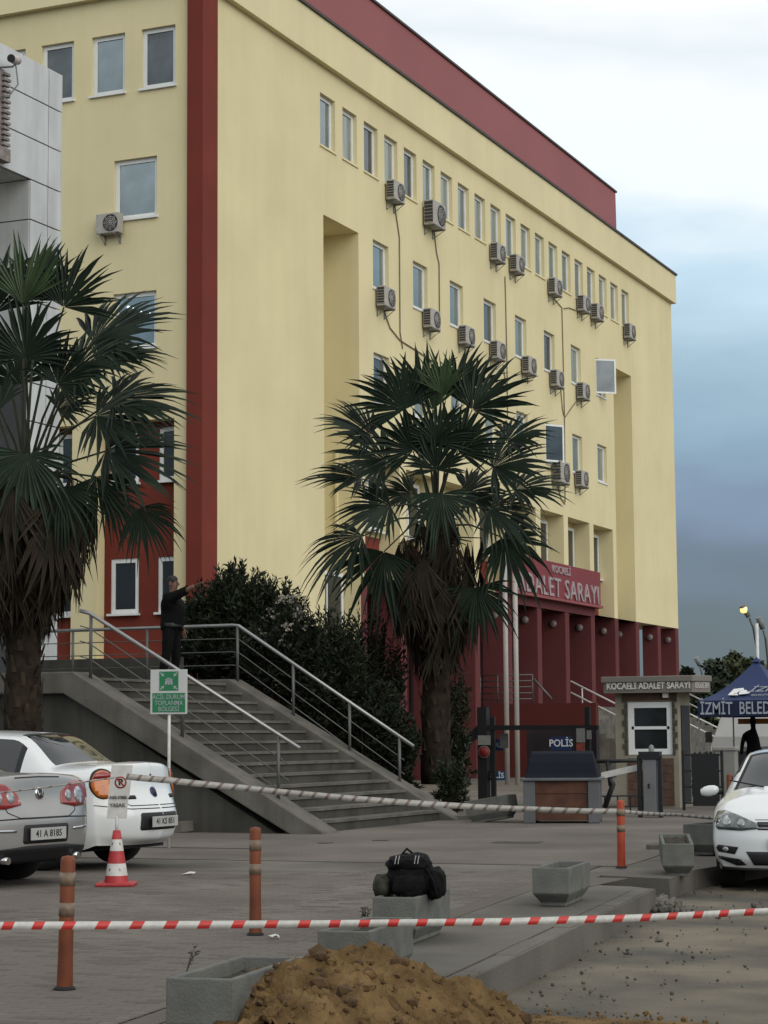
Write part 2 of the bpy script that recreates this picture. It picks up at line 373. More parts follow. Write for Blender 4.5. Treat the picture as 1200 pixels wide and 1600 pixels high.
# ------------------------------------------------------------------ courthouse
X0, Y0, Y1, XL = -25.95, 47.44, 93.2, -48.0
ZC, ZT = 21.73, 23.07
H = thing('courthouse', 'large yellow building with red corner pilaster, red roof band and rows of windows', 'building', (X0, Y0, 0))
def face_with_holes(mb, fixed, u0, u1, v0, v1, holes, plane, depth=.2, m=0):
    """wall face on plane 'X' (u=Y) or 'Y' (u=X) with recessed openings; holes = (ua,ub,va,vb[,depth])"""
    us = sorted({u0, u1} | {h[0] for h in holes} | {h[1] for h in holes}); vs = sorted({v0, v1} | {h[2] for h in holes} | {h[3] for h in holes})
    us = [u for u in us if u0 <= u <= u1]; vs = [v for v in vs if v0 <= v <= v1]
    P = (lambda u, v, d=0: (fixed - d, u, v)) if plane == 'X' else (lambda u, v, d=0: (u, fixed + d, v))
    flip = plane == 'Y'
    def q(a, b, c, d): mb.add([a, b, c, d], [(0, 1, 2, 3)], m)
    for j in range(len(vs) - 1):
        run = None
        for i in range(len(us) - 1):
            uc, vc = (us[i] + us[i + 1]) / 2, (vs[j] + vs[j + 1]) / 2
            solid = not any(h[0] < uc < h[1] and h[2] < vc < h[3] for h in holes)
            if solid: q(P(us[i], vs[j]), P(us[i + 1], vs[j]), P(us[i + 1], vs[j + 1]), P(us[i], vs[j + 1]))
    for h in holes:
        a, b, c, d = h[:4]; dp = h[4] if len(h) > 4 else depth
        q(P(a, c), P(a, c, dp), P(b, c, dp), P(b, c)); q(P(a, d), P(b, d), P(b, d, dp), P(a, d, dp))
        q(P(a, c), P(a, d), P(a, d, dp), P(a, c, dp)); q(P(b, c), P(b, c, dp), P(b, d, dp), P(b, d))
    return mb
WT = [(55.40 + 1.603 * k, 1.06, 19.27, 20.88) for k in range(20)]
BAY = [59.33 + 3.256 * k for k in range(8)]
W2 = [(y, 1.24, 15.68, 17.23) for y in BAY]; W3 = [(y, 1.24, 12.06, 13.62) for y in BAY]
hole = lambda w: (w[0] - w[1] / 2, w[0] + w[1] / 2, w[2], w[3])
slot1, slot2 = (55.06, 57.61, 3.2, 17.17, 1.45), (83.87, 86.49, 6.5, 17.22, 1.45)
fin_y = [57.86 + 3.256 * k for k in range(8)]
bays = [(y - 1.36, y + 1.36, 6.5, 10.2, .72) for y in BAY[:-1]] + [(BAY[-1] - 1.36, BAY[-1] + 1.28, 6.5, 10.2, .72)]
wA = [w for w in WT if w[0] < 57.6]; wB = [w for w in WT if w[0] > 57.6]
mb = MB()
face_with_holes(mb, X0, Y0 + .7, 57.62, 0, ZC, [hole(w) for w in wA] + [slot1], 'X')
mb.obj('wall', YEL, H, world=True)
mb = MB()
face_with_holes(mb, X0, 57.62, Y1, 6.5, ZC, [hole(w) for w in wB + W2 + W3] + [slot2] + bays, 'X')
mb.add([(X0, 57.62, 6.5), (X0 - 3, 57.62, 6.5), (X0 - 3, Y1, 6.5), (X0, Y1, 6.5)], [(0, 1, 2, 3)])
mb.add([(X0, Y1, 6.5), (X0 - 20, Y1, 6.5), (X0 - 20, Y1, ZC), (X0, Y1, ZC)], [(0, 1, 2, 3)])
mb.obj('wall', YEL, H, world=True)
# recess backs
mb = MB(); mb.box((X0 - 1.46, 55.0, 3), (X0 - 1.5, 57.7, 17.3)); mb.box((X0 - 1.46, 83.8, 6.4), (X0 - 1.5, 86.6, 17.3)); mb.obj('recess_back', YEL, H, world=True)
mb = MB(); mb.box((X0 - .73, 57.5, 7.95), (X0 - .8, 83.9, 10.4)); mb.obj('bay_back', YEL, H, world=True)
for y in BAY:
    MB().box((X0 - .69, y - 1.33, 6.52), (X0 - .75, y + 1.27, 7.93)).obj('red_panel', RED, H, world=True)
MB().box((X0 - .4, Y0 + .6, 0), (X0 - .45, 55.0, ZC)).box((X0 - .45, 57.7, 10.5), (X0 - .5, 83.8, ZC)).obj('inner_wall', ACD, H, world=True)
# left facade
LX = [at(x, 100, 'Y', Y0).x for x in (18, 90, 169, 247)]
lw_top = [(x, 1.05, 19.06, 20.72) for x in (-32.0, -30.43, -28.81, -27.25)]
lw2 = [(-27.94, 1.33, 15.53, 17.17), (-31.2, 1.33, 15.53, 17.17)]; lw3 = [(-27.94, 1.33, 11.98, 13.5), (-31.2, 1.33, 11.98, 13.5)]
recA, recB = (-29.05, -26.72, 3.72, 10.02, .38), (-32.2, -29.85, 3.72, 10.02, .38)
mb = MB(); face_with_holes(mb, Y0, XL, X0 - .32, 0, ZC, [hole(w) for w in lw_top + lw2 + lw3] + [recA, recB], 'Y'); mb.obj('wall', YEL, H, world=True)
lowA = [(-27.06 - .0, .66, 8.42, 9.86), (-28.45, .9, 8.42, 9.86), (-28.42, .86, 4.93, 6.40), (-27.07, .68, 4.93, 6.40)]
lowB = [(x - 3.13, w, a, b) for x, w, a, b in lowA]
mb = MB(); face_with_holes(mb, Y0 + .38, -29.1, -26.7, 3.7, 10.05, [hole(w) for w in lowA], 'Y', .12)
face_with_holes(mb, Y0 + .38, -32.3, -29.8, 3.7, 10.05, [hole(w) for w in lowB], 'Y', .12); mb.obj('red_panel', RED, H, world=True)
MB().box((XL, Y0 - .09, 2.0), (X0 - .4, Y0 - .002, 3.66)).obj('plinth', CONCD, H, world=True)
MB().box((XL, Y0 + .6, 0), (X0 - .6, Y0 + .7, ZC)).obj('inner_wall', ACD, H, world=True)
# corner pilaster, band, attic roof
MB().box((X0 - .33, Y0 - .14, 0), (X0 + .14, Y0 + .70, ZT + 1.2)).obj('corner_pilaster', RED, H, world=True)
mb = MB(); e = .20
mb.box((X0 - .5, Y0 + .72, ZC), (X0 + e, Y1 + e, ZT)); mb.box((XL, Y0 - e, ZC), (X0 - .34, Y0 + .5, ZT))
mb.obj('parapet_band', YEL2, H, world=True)
mb = MB(); mb.box((X0 - .55, Y0 + .72, ZT + .002), (X0 + e + .07, Y1 + e + .07, ZT + .09)); mb.box((XL, Y0 - e - .07, ZT + .002), (X0 - .34, Y0 + .5, ZT + .09))
mb.obj('coping', COPE, H, world=True)
mb = MB(); x = X0 - .05
mb.add([(x, Y0 + .75, ZT + .09), (x, 84.95, ZT + .09), (x - .02, 84.95, 25.05), (x - .02, Y0 + .75, 25.05)], [(0, 1, 2, 3)])
mb.add([(x, 84.95, ZT + .09), (x - 9, 84.95, ZT + .09), (x - 9, 84.95, 25.05), (x - .02, 84.95, 25.05)], [(0, 1, 2, 3)])
mb.add([(x - .02, Y0 + .75, 25.05), (x - .02, 84.95, 25.05), (x - 9, 84.95, 25.05), (x - 9, Y0 + .75, 25.05)], [(0, 1, 2, 3)])
rf = mb.obj('attic_roof', ROOFRED, H, world=True)
mb = MB(); mb.box((x - .14, Y0 + .7, 25.052), (x + .04, 85.02, 25.13)); mb.obj('roof_edge', COPE, rf, world=True)
stains = MB()
# windows: frame mesh is the part; pane and sill are its pieces
WM = {}; WR = random.Random(21)
def win_meshes(w, h, style):
    key = (round(w, 2), round(h, 2), style)
    if key in WM: return WM[key]
    t, d = .115, .07
    f = MB()        # local: x across, y depth (front at 0 looking -y), z up from bottom
    f.box((-w / 2, 0, 0), (-w / 2 + t, d, h)); f.box((w / 2 - t, 0, 0), (w / 2, d, h)); f.box((-w / 2 + t, 0, 0), (w / 2 - t, d, t)); f.box((-w / 2 + t, 0, h - t), (w / 2 - t, d, h))
    if style == 'double': f.box((-.03, .004, t), (.03, d - .004, h - t))
    p = MB().box((-w / 2 + t * .8, d * .5, t * .8), (w / 2 - t * .8, d * .5 + .012, h - t * .8))
    s = MB().box((-w / 2 - .05, -.17, -.06), (w / 2 + .05, d, -.002))
    WM[key] = (f.mesh('window', UPVC), p.mesh('pane', GLASS), p.mesh('pane', GLASSD), s.mesh('sill', UPVC), s.mesh('sill', YEL2), p.mesh('pane', GLASS2), p.mesh('pane', GLASS3)); return WM[key]
def window(parent, loc, rz, w, h, style='plain', dark=False, sill='white'):
    m = win_meshes(w, h, style); l = Vector(loc) - Vector(parent.location)
    o = inst(m[0], 'window', parent, l, rz)
    inst(m[2] if dark else m[WR.choice((1, 1, 1, 5, 5, 6))], 'pane', o)
    if sill: inst(m[3] if sill == 'white' else m[4], 'sill', o)
    return o
RXW = R(90)     # facade looking +X
for k, w in enumerate(WT): window(H, (X0 - .13, w[0], w[2] + .002), RXW, w[1] - .004, w[3] - w[2] - .004, sill='y')
for k, w in enumerate(W2):
    if k == 5: 
        o = window(H, (X0 - .13, w[0], w[2] + .002), RXW, w[1] - .004, w[3] - w[2] - .004, dark=True); o['label'] = 'window with its casement open on a dark room'
        continue
    if k == 7: continue
    window(H, (X0 - .13, w[0], w[2] + .002), RXW, w[1] - .004, w[3] - w[2] - .004)
for k, w in enumerate(W3): 
    if k == 5: continue
    window(H, (X0 - .13, w[0], w[2] + .002), RXW, w[1] - .004, w[3] - w[2] - .004)
def open_window(w, deg):
    o = window(H, (X0 - .13, w[0], w[2] + .002), RXW, w[1] - .004, w[3] - w[2] - .004, dark=True)
    o['label'] = 'window with its sash swung open'
    hh = w[3] - w[2] - .1; ww = w[1] - .30; t = .075
    s = MB(); s.box((0, -.05, 0), (t, 0, hh)); s.box((ww - t, -.05, 0), (ww, 0, hh)); s.box((t, -.05, 0), (ww - t, 0, t)); s.box((t, -.05, hh - t), (ww - t, 0, hh))
    sa = s.obj('open_sash', UPVC, o); sa.location = (-w[1] / 2 + .06, -.03, .05); sa.rotation_euler.z = R(-deg)
    MB().box((t, -.032, t), (ww - t, -.02, hh - t)).obj('sash_pane', GLASS3, o).matrix_basis = sa.matrix_basis.copy()
    return o
open_window(W2[7], 52); open_window(W3[5], 35)
for y in BAY: window(H, (X0 - .62, y + .72, 8.13), RXW, 1.05, 1.85, sill='white', dark=True)
for w in lw_top + lw2 + lw3:
    window(H, (w[0], Y0 + .10, w[2] + .002), 0, w[1] - .004, w[3] - w[2] - .004)
for w in lowA + lowB:
    window(H, (w[0], Y0 + .41, w[2] + .002), 0, w[1] - .004, w[3] - w[2] - .004, dark=True)
window(H, (X0 - .55, 56.4, 3.3), RXW, 2.3, 3.3, 'double', dark=True)
# the lit ceiling lamps behind the third-floor window pane
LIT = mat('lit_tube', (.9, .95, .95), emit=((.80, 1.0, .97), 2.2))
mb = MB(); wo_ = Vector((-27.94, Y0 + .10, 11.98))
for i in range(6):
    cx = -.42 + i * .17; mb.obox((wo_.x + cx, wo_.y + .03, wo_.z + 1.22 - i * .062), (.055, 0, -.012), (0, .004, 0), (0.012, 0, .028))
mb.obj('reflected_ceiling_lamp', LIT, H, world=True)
# colonnade: fins, back wall, doors
fins = [(57.87, .95)] + [(y + 1.628, .98) for y in BAY[:-1]] + [(83.72, 1.0), (86.72, 1.5), (90.05, .72), (92.98, .72)]
for i, (y, d) in enumerate(fins):
    MB().box((X0 - d, y - .24, .15), (X0 - .003, y + .24, 6.497)).obj('pillar', REDP, H, world=True, bevel=.015)
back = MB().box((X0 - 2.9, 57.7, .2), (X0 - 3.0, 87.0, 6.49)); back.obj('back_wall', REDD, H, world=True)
for k in range(1, 8):
    y = BAY[k]; MB().box((X0 - 2.84, y - .9, 2.2), (X0 - 2.89, y + .9, 5.2)).obj('glazed_door', GLASSD, H, world=True)
mb = MB()
for (y, d) in fins[4:]:
    mbx = MB(); c = (X0 - d * .5, y - .25, 5.97); mbx.lathe([(.0, -.10), (.12, -.09), (.15, -.04), (.13, .0)], 12, c, 'Y', 0)
    mbx.obj('wall_lamp', mat('lamp_glass', (.2, .17, .16), .4), H, world=True)
# sign fascia
SB = MB().box((X0 + .02, 70.15, 6.86), (X0 + .22, 80.86, 8.22)).obj('sign_fascia', mat('sign_red', (.19, .028, .034), .6, .05, 1.5), H, world=True)
MB().box((X0 + .003, 70.3, 6.42), (X0 + .015, 80.72, 6.758)).obj('lintel', REDP, H, world=True)
MB().box((X0 - .3, 70.1, 6.76), (X0 + .30, 80.95, 6.855)).obj('fascia_ledge', ROOFRED, SB, world=True)
LETT = mat('sign_letter', (.34, .27, .28), .5, .05)
hl = lambda p: Vector(p) - Vector(H.location)
text('ADALET SARAYI', 1.02, LETT, SB, hl((X0 + .24, 75.75, 7.22)), ROTX, ext=.03, sx=1.22, bold=.008, space=1.1)
text('KOCAELİ', .40, LETT, SB, hl((X0 + .24, 75.9, 7.94)), ROTX, ext=.02, sx=1.2, bold=.006, space=1.1)
# ------------------------------------------------------------------ entrance steps in front of the colonnade
E_ = thing('entrance_stairs', 'broad grey entrance steps with white handrails and red side walls before the colonnade', 'stairs', (-22, 70, PZ))
MB().box((X0 + .01, 69.0, .1), (-23.9, 86.4, 2.7)).obj('landing', CONC, E_, world=True)
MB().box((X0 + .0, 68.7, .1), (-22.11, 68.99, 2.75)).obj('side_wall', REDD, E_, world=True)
MB().box((-22.2, 86.0, .1), (-21.8, 87.2, 2.45)).obj('side_wall', REDP, E_, world=True)
for i in range(14):
    z = 2.7 - (i + 1) * .168; x = -23.9 + i * .34
    MB().box((x, 69.0, .1), (x + .338, 86.0, z), 0).obj('step', CONC, E_, world=True)
for yy in (70.5, 78.0, 84.5):
    mb = MB()
    for h in (.55, .95): mb.tube([(-23.6, yy, 2.6 + h), (-19.4, yy, .5 + h)], .035, 6)
    for t in (.1, .5, .95): xx = -23.6 + 4.2 * t; zz = 2.6 - 2.1 * t; mb.tube([(xx, yy, zz - .2), (xx, yy, zz + .95)], .025, 6)
    mb.obj('handrail', mat('white_rail', (.55, .54, .52), .45, .05), E_, world=True)
mb = MB(); za = 2.8
for z in (.12, .33, .54, .75, .96): mb.tube([(-26.4, 68.85, za + z), (-24.45, 68.85, za + z)], .022, 6)
for x in (-26.4, -25.75, -25.1, -24.45): mb.tube([(x, 68.85, za - .05), (x, 68.85, za + .97)], .025, 6)
mb.tube([(-24.4, 68.85, za + .8), (-23.75, 68.85, za + .1)], .04, 6)
mb.obj('balcony_rail', DSTEEL, E_, world=True)
# ------------------------------------------------------------------ air conditioners and their drain pipes
def ac_unit(w, h, d):
    """local: back on y=0, front to -y"""
    t = thing('air_conditioner', '', 'air conditioner')
    MB().box((-w / 2, -d, 0), (w / 2, -.06, h)).obj('casing', ACW, t, bevel=.02)
    cx = w * .14
    g = MB().lathe([(.0, -d - .002), (h * .36, -d - .002), (h * .385, -d - .014), (h * .43, -d - .014), (h * .44, -d + .003)], 20, (cx, 0, h * .5), 'Y', 0)
    gr = g.obj('fan_grille', ACD, t)
    fan = MB()
    for r in (h * .12, h * .22, h * .31): fan.lathe([(r - .008, -d - .018), (r + .008, -d - .018), (r + .008, -d - .008)], 18, (cx, 0, h * .5), 'Y')
    for k in range(8): a = k * math.pi / 4; fan.obox((cx + math.cos(a) * h * .22, -d - .012, h * .5 + math.sin(a) * h * .22), Vector((math.cos(a), 0, math.sin(a))) * h * .2, (0, .004, 0), Vector((-math.sin(a), 0, math.cos(a))) * .006)
    fan.obj('grille_wire', ACW, gr)
    lv = MB().box((-w / 2 - .006, -d + .03, .06), (-w / 2 + .002, -.09, h - .05))
    lo = lv.obj('side_coil', ACD, t)
    sl_ = MB()
    for k in range(6): sl_.box((-w / 2 - .012, -d + .03, .07 + k * (h - .14) / 6), (-w / 2 - .005, -.09, .085 + k * (h - .14) / 6))
    sl_.obj('coil_guard', ACW, lo)
    for x in (-w * .33, w * .33): b = MB(); b.box((x - .02, -d - .04, -.05), (x + .02, 0, -.003)); b.box((x - .018, -.03, -.3), (x + .018, 0, -.05)); b.tube([(x, -.03, -.28), (x, -d, -.05)], .013, 5); b.obj('bracket', GREYM, t)
    return t
AC1 = ac_unit(.86, .64, .35); AC2 = ac_unit(1.1, .84, .42)
used1 = [False]; used2 = [False]
def put_ac(big, loc, rz, label, group):
    src, u = (AC2, used2) if big else (AC1, used1)
    if not u[0]:
        u[0] = True; src.location = loc; src.rotation_euler.z = rz; src['label'] = label; o = src
    else: o = dup(src, loc, rz, label)
    o['group'] = group; return o
for i, (y, big) in enumerate(((60.09, 0), (63.33, 1), (69.48, 0), (71.5, 0), (75.85, 0), (79.4, 0), (81.2, 0), (85.77, 0))):
    put_ac(big, (X0, y, 18.72 if not big else 18.6), RXW, ['small air conditioner below the top windows, {} from the near end', 'big boxy air conditioner below the top windows, {} from the near end'][big].format(ORD[i]), 'air conditioners below the top row of windows')
for i, y in enumerate((59.26, 63.07, 66.26, 69.34, 72.68, 75.9, 79.14)):
    put_ac(0, (X0, y, 15.10), RXW, 'air conditioner in the middle row, {} from the tall recess'.format(ORD[i]), 'air conditioners below the middle row of windows')
put_ac(1, (X0, 76.1, 11.35), RXW, 'large boxy air conditioner in the lowest row, beside a drain pipe', 'air conditioners in the lowest row')
put_ac(0, (X0, 78.75, 11.5), RXW, 'small air conditioner with a fan right of the large boxy one in the lowest row', 'air conditioners in the lowest row')
q = put_ac(0, (-28.62, Y0, 15.12), 0, 'air conditioner on the left facade under the single square window', 'air conditioners on the left facade'); q.scale = (.82, .9, .85)
def pipe(pts, label):
    tag(MB().tube([(X0 + .03, y, z) for y, z in pts], .02, 5).obj('drain_pipe', mat('pipe_beige', (.16, .135, .085), .6)), label, 'pipe', 'thin drain pipes on the yellow wall')
def yz(*pp): return [(at(x, y, 'X', X0).y, at(x, y, 'X', X0).z) for x, y in pp]
pipe(yz((615, 318), (619, 345), (623, 372), (624, 520), (628, 545)), 'thin drain pipe running down from the first air conditioner of the top row')
pipe(yz((677, 360), (681, 395), (685, 413), (686, 520)), 'thin drain pipe hanging from the big boxy air conditioner of the top row')
pipe(yz((599, 486), (608, 512), (624, 532), (650, 548), (675, 565)), 'bent drain pipe under the middle air conditioner nearest the tall recess')
pipe(yz((788, 432), (789, 470), (791, 560), (792, 650)), 'straight drain pipe under the paired air conditioners of the top row')
pipe(yz((865, 467), (877, 481), (879, 560), (881, 650), (882, 785)), 'long drain pipe running past three rows of windows near the far end')
pipe(yz((899, 485), (888, 481), (880, 482)), 'short side pipe joining the long drain pipe below the top row')
pipe(yz((785, 570), (789, 600), (792, 615)), 'short bent drain pipe above the palm fronds')
pipe(yz((875, 608), (878, 640), (880, 650)), 'short drain pipe under the air conditioner below the dark open window')
pipe(yz((901, 625), (890, 640), (882, 652)), 'short slanted drain pipe left of the opened casement')
pipe(yz((870, 760), (876, 780), (882, 788)), 'short curved drain pipe under the large air conditioner of the lowest row')
# ------------------------------------------------------------------ white clad building at the left
XW = -22.02
Wb = thing('clad_building', 'white metal panel building at the left edge with an overhang on a column', 'building', (XW, 34, 0))
Z_ = [2.9, 3.7, 4.5, 5.3, 6.1, 6.9, 7.7, 8.45, 9.25, 10.05, 10.84, 11.64, 12.43, 13.25, 14.06, 14.84]
MB().box((XW - 9, 33.45, 2.4), (XW - .06, 34.46, 14.80)).box((XW - 9, 25.0, 12.46), (XW - .06, 33.45, 14.80)).obj('core_wall', CLADD, Wb, world=True)
g = .012
for i in range(len(Z_) - 1):
    a, b = Z_[i] + g, Z_[i + 1] - g
    MB().box((XW - .05, 34.03 + g, a), (XW, 34.52, b)).obj('panel', CLAD, Wb, world=True, bevel=.006)
    if Z_[i] < 12.4: MB().box((XW - .05, 33.42, a), (XW + .001, 34.03 - g, b)).obj('panel', CLAD, Wb, world=True, bevel=.006)
    else:
        for (ya, yb) in ((32.0, 34.03), (29.9, 32.0), (27.8, 29.9)): MB().box((XW - .05, ya + g, a), (XW + .001, yb - g, b)).obj('panel', CLAD, Wb, world=True, bevel=.006)
    if 8 < Z_[i] < 12.4:
        for xa in (-22.04, -22.95, -23.85, -24.75): MB().box((xa - .9 + g, 33.40, a), (xa - g, 33.445, b)).obj('panel', CLAD, Wb, world=True)
for k in range(4): MB().box((XW - .08 - k * .9, 27.8, 12.43), (XW - .08 - k * .9 - .88, 33.4, 12.455)).obj('soffit_panel', CLAD, Wb, world=True)
tag(MB().box((XW + .002, 31.6, 12.5), (XW + .16, 32.48, 12.75)).box((XW + .002, 31.6, 12.78), (XW + .05, 32.40, 14.3)).obj('sign_back', mat('rusty_grey', (.23, .20, .185), .8, .3, 8), None), 'ribbed grey metal box on the white panels at the left edge', 'wall box')
rb = bpy.data.objects['sign_back']
for k in range(14):
    MB().box((XW + .05, 32.30, 12.82 + k * .105), (XW + .13, 32.52 - (k % 2) * .03, 12.87 + k * .105)).obj('rib', MATS['rusty_grey'], rb)
cc = thing('security_camera', 'black and white security camera on a thin arm on the white cladding', 'camera', (XW, 32.75, 14.3))
cp = at(20, 92, 'X', XW + .30)
MB().tube([cp + Vector((-.02, .20, .03)), cp + Vector((.0, .03, 0)), cp + Vector((.01, -.05, -.01))], [.085, .085, .075], 12).obj('housing', mat('pale_grey', (.4, .36, .34), .5), cc, world=True)
MB().tube([cp + Vector((.01, -.051, -.01)), cp + Vector((.014, -.09, -.015))], [.078, .078], 14).obj('lens', BLACK, cc, world=True)
MB().tube([cp + Vector((-.3, -.1, -.16)), cp + Vector((-.05, .08, -.12)), cp + Vector((0, .1, -.06))], .02, 6).obj('arm', GREYM, cc, world=True)
MB().tube([cp + Vector((-.0, .1, -.08)), cp + Vector((.02, .16, -.45)), cp + Vector((-.1, .02, -.72)), cp + Vector((-.3, -.1, -.75))], .014, 6).obj('cable', GREYM, cc, world=True)
# ------------------------------------------------------------------ outdoor staircase
ST = thing('outdoor_staircase', 'wide grey concrete outdoor stairs with sloping side walls and steel handrails', 'stairs', (-15.5, 30.8, PZ))
XB, XT, ZL = -13.5, -17.62, 2.6
YN, YF = 28.0, 33.6
NS = 14; rise = (ZL - PZ) / NS; tread = (XB - XT) / (NS - 1)
for i in range(NS):
    x1 = XB - i * tread; z = PZ + (i + 1) * rise
    x0 = x1 - tread - .001 if i < NS - 1 else XT - .0
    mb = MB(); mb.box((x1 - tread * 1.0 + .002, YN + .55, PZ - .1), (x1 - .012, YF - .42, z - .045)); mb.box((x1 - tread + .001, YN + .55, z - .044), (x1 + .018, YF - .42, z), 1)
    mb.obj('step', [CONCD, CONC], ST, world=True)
MB().box((-23.0, YN + .55, .1), (XT - tread + .0, YF - .42, ZL)).obj('landing', CONC, ST, world=True)
def sloped(y0, y1, name, m, zb, off=0.0, xe=-13.25, extra=.0):
    """side wall: polygon in xz, from the ground up the slope and along the landing"""
    k = (ZL - PZ) / (XT - XB) ; top = lambda x: PZ + (x - XB) * k + .12
    pts = [(xe, PZ - .05), (xe, PZ + .02), (XT, ZL + .06), (-21.9, ZL + .06), (-21.9, zb), (xe - .6, zb)]
    if name == 'wall_face': pts = [(-14.0, PZ - .05), (XT - .2, ZL - .25), (-21.9, ZL - .25), (-21.9, PZ - .05)]
    mb = MB(); n = len(pts)
    vs = [(x, y0, z) for x, z in pts] + [(x, y1, z) for x, z in pts]
    mb.add(vs, [tuple(range(n)), tuple(range(2 * n - 1, n - 1, -1))] + [(i, n + i, n + (i + 1) % n, (i + 1) % n) for i in range(n)])
    return mb.obj(name, m, ST, world=True)
def beam(y0, y1, name, m, t0=.03, th=.34, xe=-13.22):
    pts = [(xe, PZ - .04), (xe - .03, PZ + .03), (XT + .05, ZL + .07), (-21.9, ZL + .07), (-21.9, ZL + .07 - th), (XT - .12, ZL + .07 - th), (xe - th * 1.5, PZ - .04)]
    mb = MB(); n = len(pts); vs = [(x, y0, z) for x, z in pts] + [(x, y1, z) for x, z in pts]
    mb.add(vs, [tuple(range(n)), tuple(range(2 * n - 1, n - 1, -1))] + [(i, n + i, n + (i + 1) % n, (i + 1) % n) for i in range(n)])
    return mb.obj(name, m, ST, world=True, bevel=.02)
beam(YN - .02, YN + .53, 'parapet', CONC)
beam(YF - .40, YF + .12, 'parapet', CONC)
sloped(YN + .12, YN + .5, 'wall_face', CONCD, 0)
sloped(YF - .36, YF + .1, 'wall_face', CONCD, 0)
MB().box((-21.9, YF + .121, ZL - .3), (-18.9, YF + .35, ZL + .52)).obj('landing_wall', CONCD, ST, world=True)
def rail(y, posts, nbars, flat_left, xe):
    zr = lambda x: ZL + 1.05 if x < XT + .1 else ZL + 1.05 + (x - XT - .1) * (PZ + 1.25 - ZL - 1.05) / (xe - XT - .1)
    top = [(flat_left, y, ZL + 1.05), (XT + .0, y, ZL + 1.05), (XT + .12, y, zr(XT + .12)), (xe, y, zr(xe))] if flat_left < XT else [(XT + .02, y, ZL + 1.04), (XT + .2, y, zr(XT + .2)), (xe, y, zr(xe))]
    h = MB().tube(top, .032, 10).obj('handrail', STEEL, ST, world=True)
    for k in range(nbars):
        dz = -.24 - k * .24
        pts = [(p[0] - (.0 if i < len(top) - 1 else .18), p[1], p[2] + dz) for i, p in enumerate(top)]
        MB().tube(pts, .010, 6).obj('rail_bar', DSTEEL, h, world=True)
    for px in posts:
        zt = zr(px); zb = zt - 1.02
        MB().tube([(px, y, zb), (px, y, zt)], .028, 8).obj('rail_post', DSTEEL, h, world=True)
rail(YN + .25, (XT + .22, -15.75, -14.1), 3, 0, -13.74)
rail(YF - .14, (-21.0, -19.4, XT + .1, -16.4, -15.3, -14.35), 3, -21.9, -14.08)
# landscape: planted bank behind the stairs
def bank0(y): return -15.0 - max(0, y - 34.2) * .50
mb = MB(); nx, ny = 44, 34; vs = []
for j in range(ny):
    for i in range(nx):
        x = -30 + i * (17.2 / (nx - 1)); y = 33.75 + j * (13.5 / (ny - 1))
        s = min(1, max(0, (bank0(y) - x) / 2.6)); vs.append((x, y, PZ - .10 + s * 2.45 + .08 * fbm(x, y)))
mb.add(vs, [(j * nx + i, j * nx + i + 1, (j + 1) * nx + i + 1, (j + 1) * nx + i) for j in range(ny - 1) for i in range(nx - 1)], 0, True)
structure(mb.obj('planted_bank_terrain', SOIL))
# ------------------------------------------------------------------ palms
def fan(mb, rnd, hub, d, nrm, Rb, n=30, span=105, droop=.18, tip=.3, cup=.25, m=0):
    """a pleated fan blade: segments joined for half their length, free drooping tips beyond"""
    d = d.normalized(); nrm = (nrm - d * nrm.dot(d)).normalized(); s = nrm.cross(d)
    sp = R(span); da = 2 * sp / (n - 1)
    for i in range(n):
        a = -sp + i * da + rnd.uniform(-.03, .03)
        L = Rb * (1.0 - .28 * (abs(a) / sp) ** 2) * rnd.uniform(.82, 1.08)
        e = d * math.cos(a) + s * math.sin(a); q = s * math.cos(a) - d * math.sin(a)
        lift = cup * abs(math.sin(a)); tw = rnd.uniform(-.22, .22); dr = droop * rnd.uniform(.7, 1.3); td = tip * rnd.uniform(.4, 1.7)
        split = rnd.uniform(.46, .60); rows = []
        for t in (0.015, .28, split, .66, .82, 1.0):
            wd = L * t * math.tan(da * .5) * 1.15 if t <= split else L * split * math.tan(da * .5) * 1.1 * max(.05, 1 - ((t - split) / (1 - split)) ** 1.3)
            c = hub + e * L * t + nrm * lift * L * t - nrm * .15 * L * t * t + q * tw * L * max(0, t - .45)
            c.z -= dr * L * t * t + td * L * max(0, t - .5) ** 2 * 2
            rows.append((c - q * wd, c - nrm * wd * .7, c + q * wd))
        vs = [p for r in rows for p in r]; fs = []
        for k in range(len(rows) - 1):
            b = k * 3; fs += [(b, b + 1, b + 4, b + 3), (b + 1, b + 2, b + 5, b + 4)]
        mb.add(vs, fs, m)
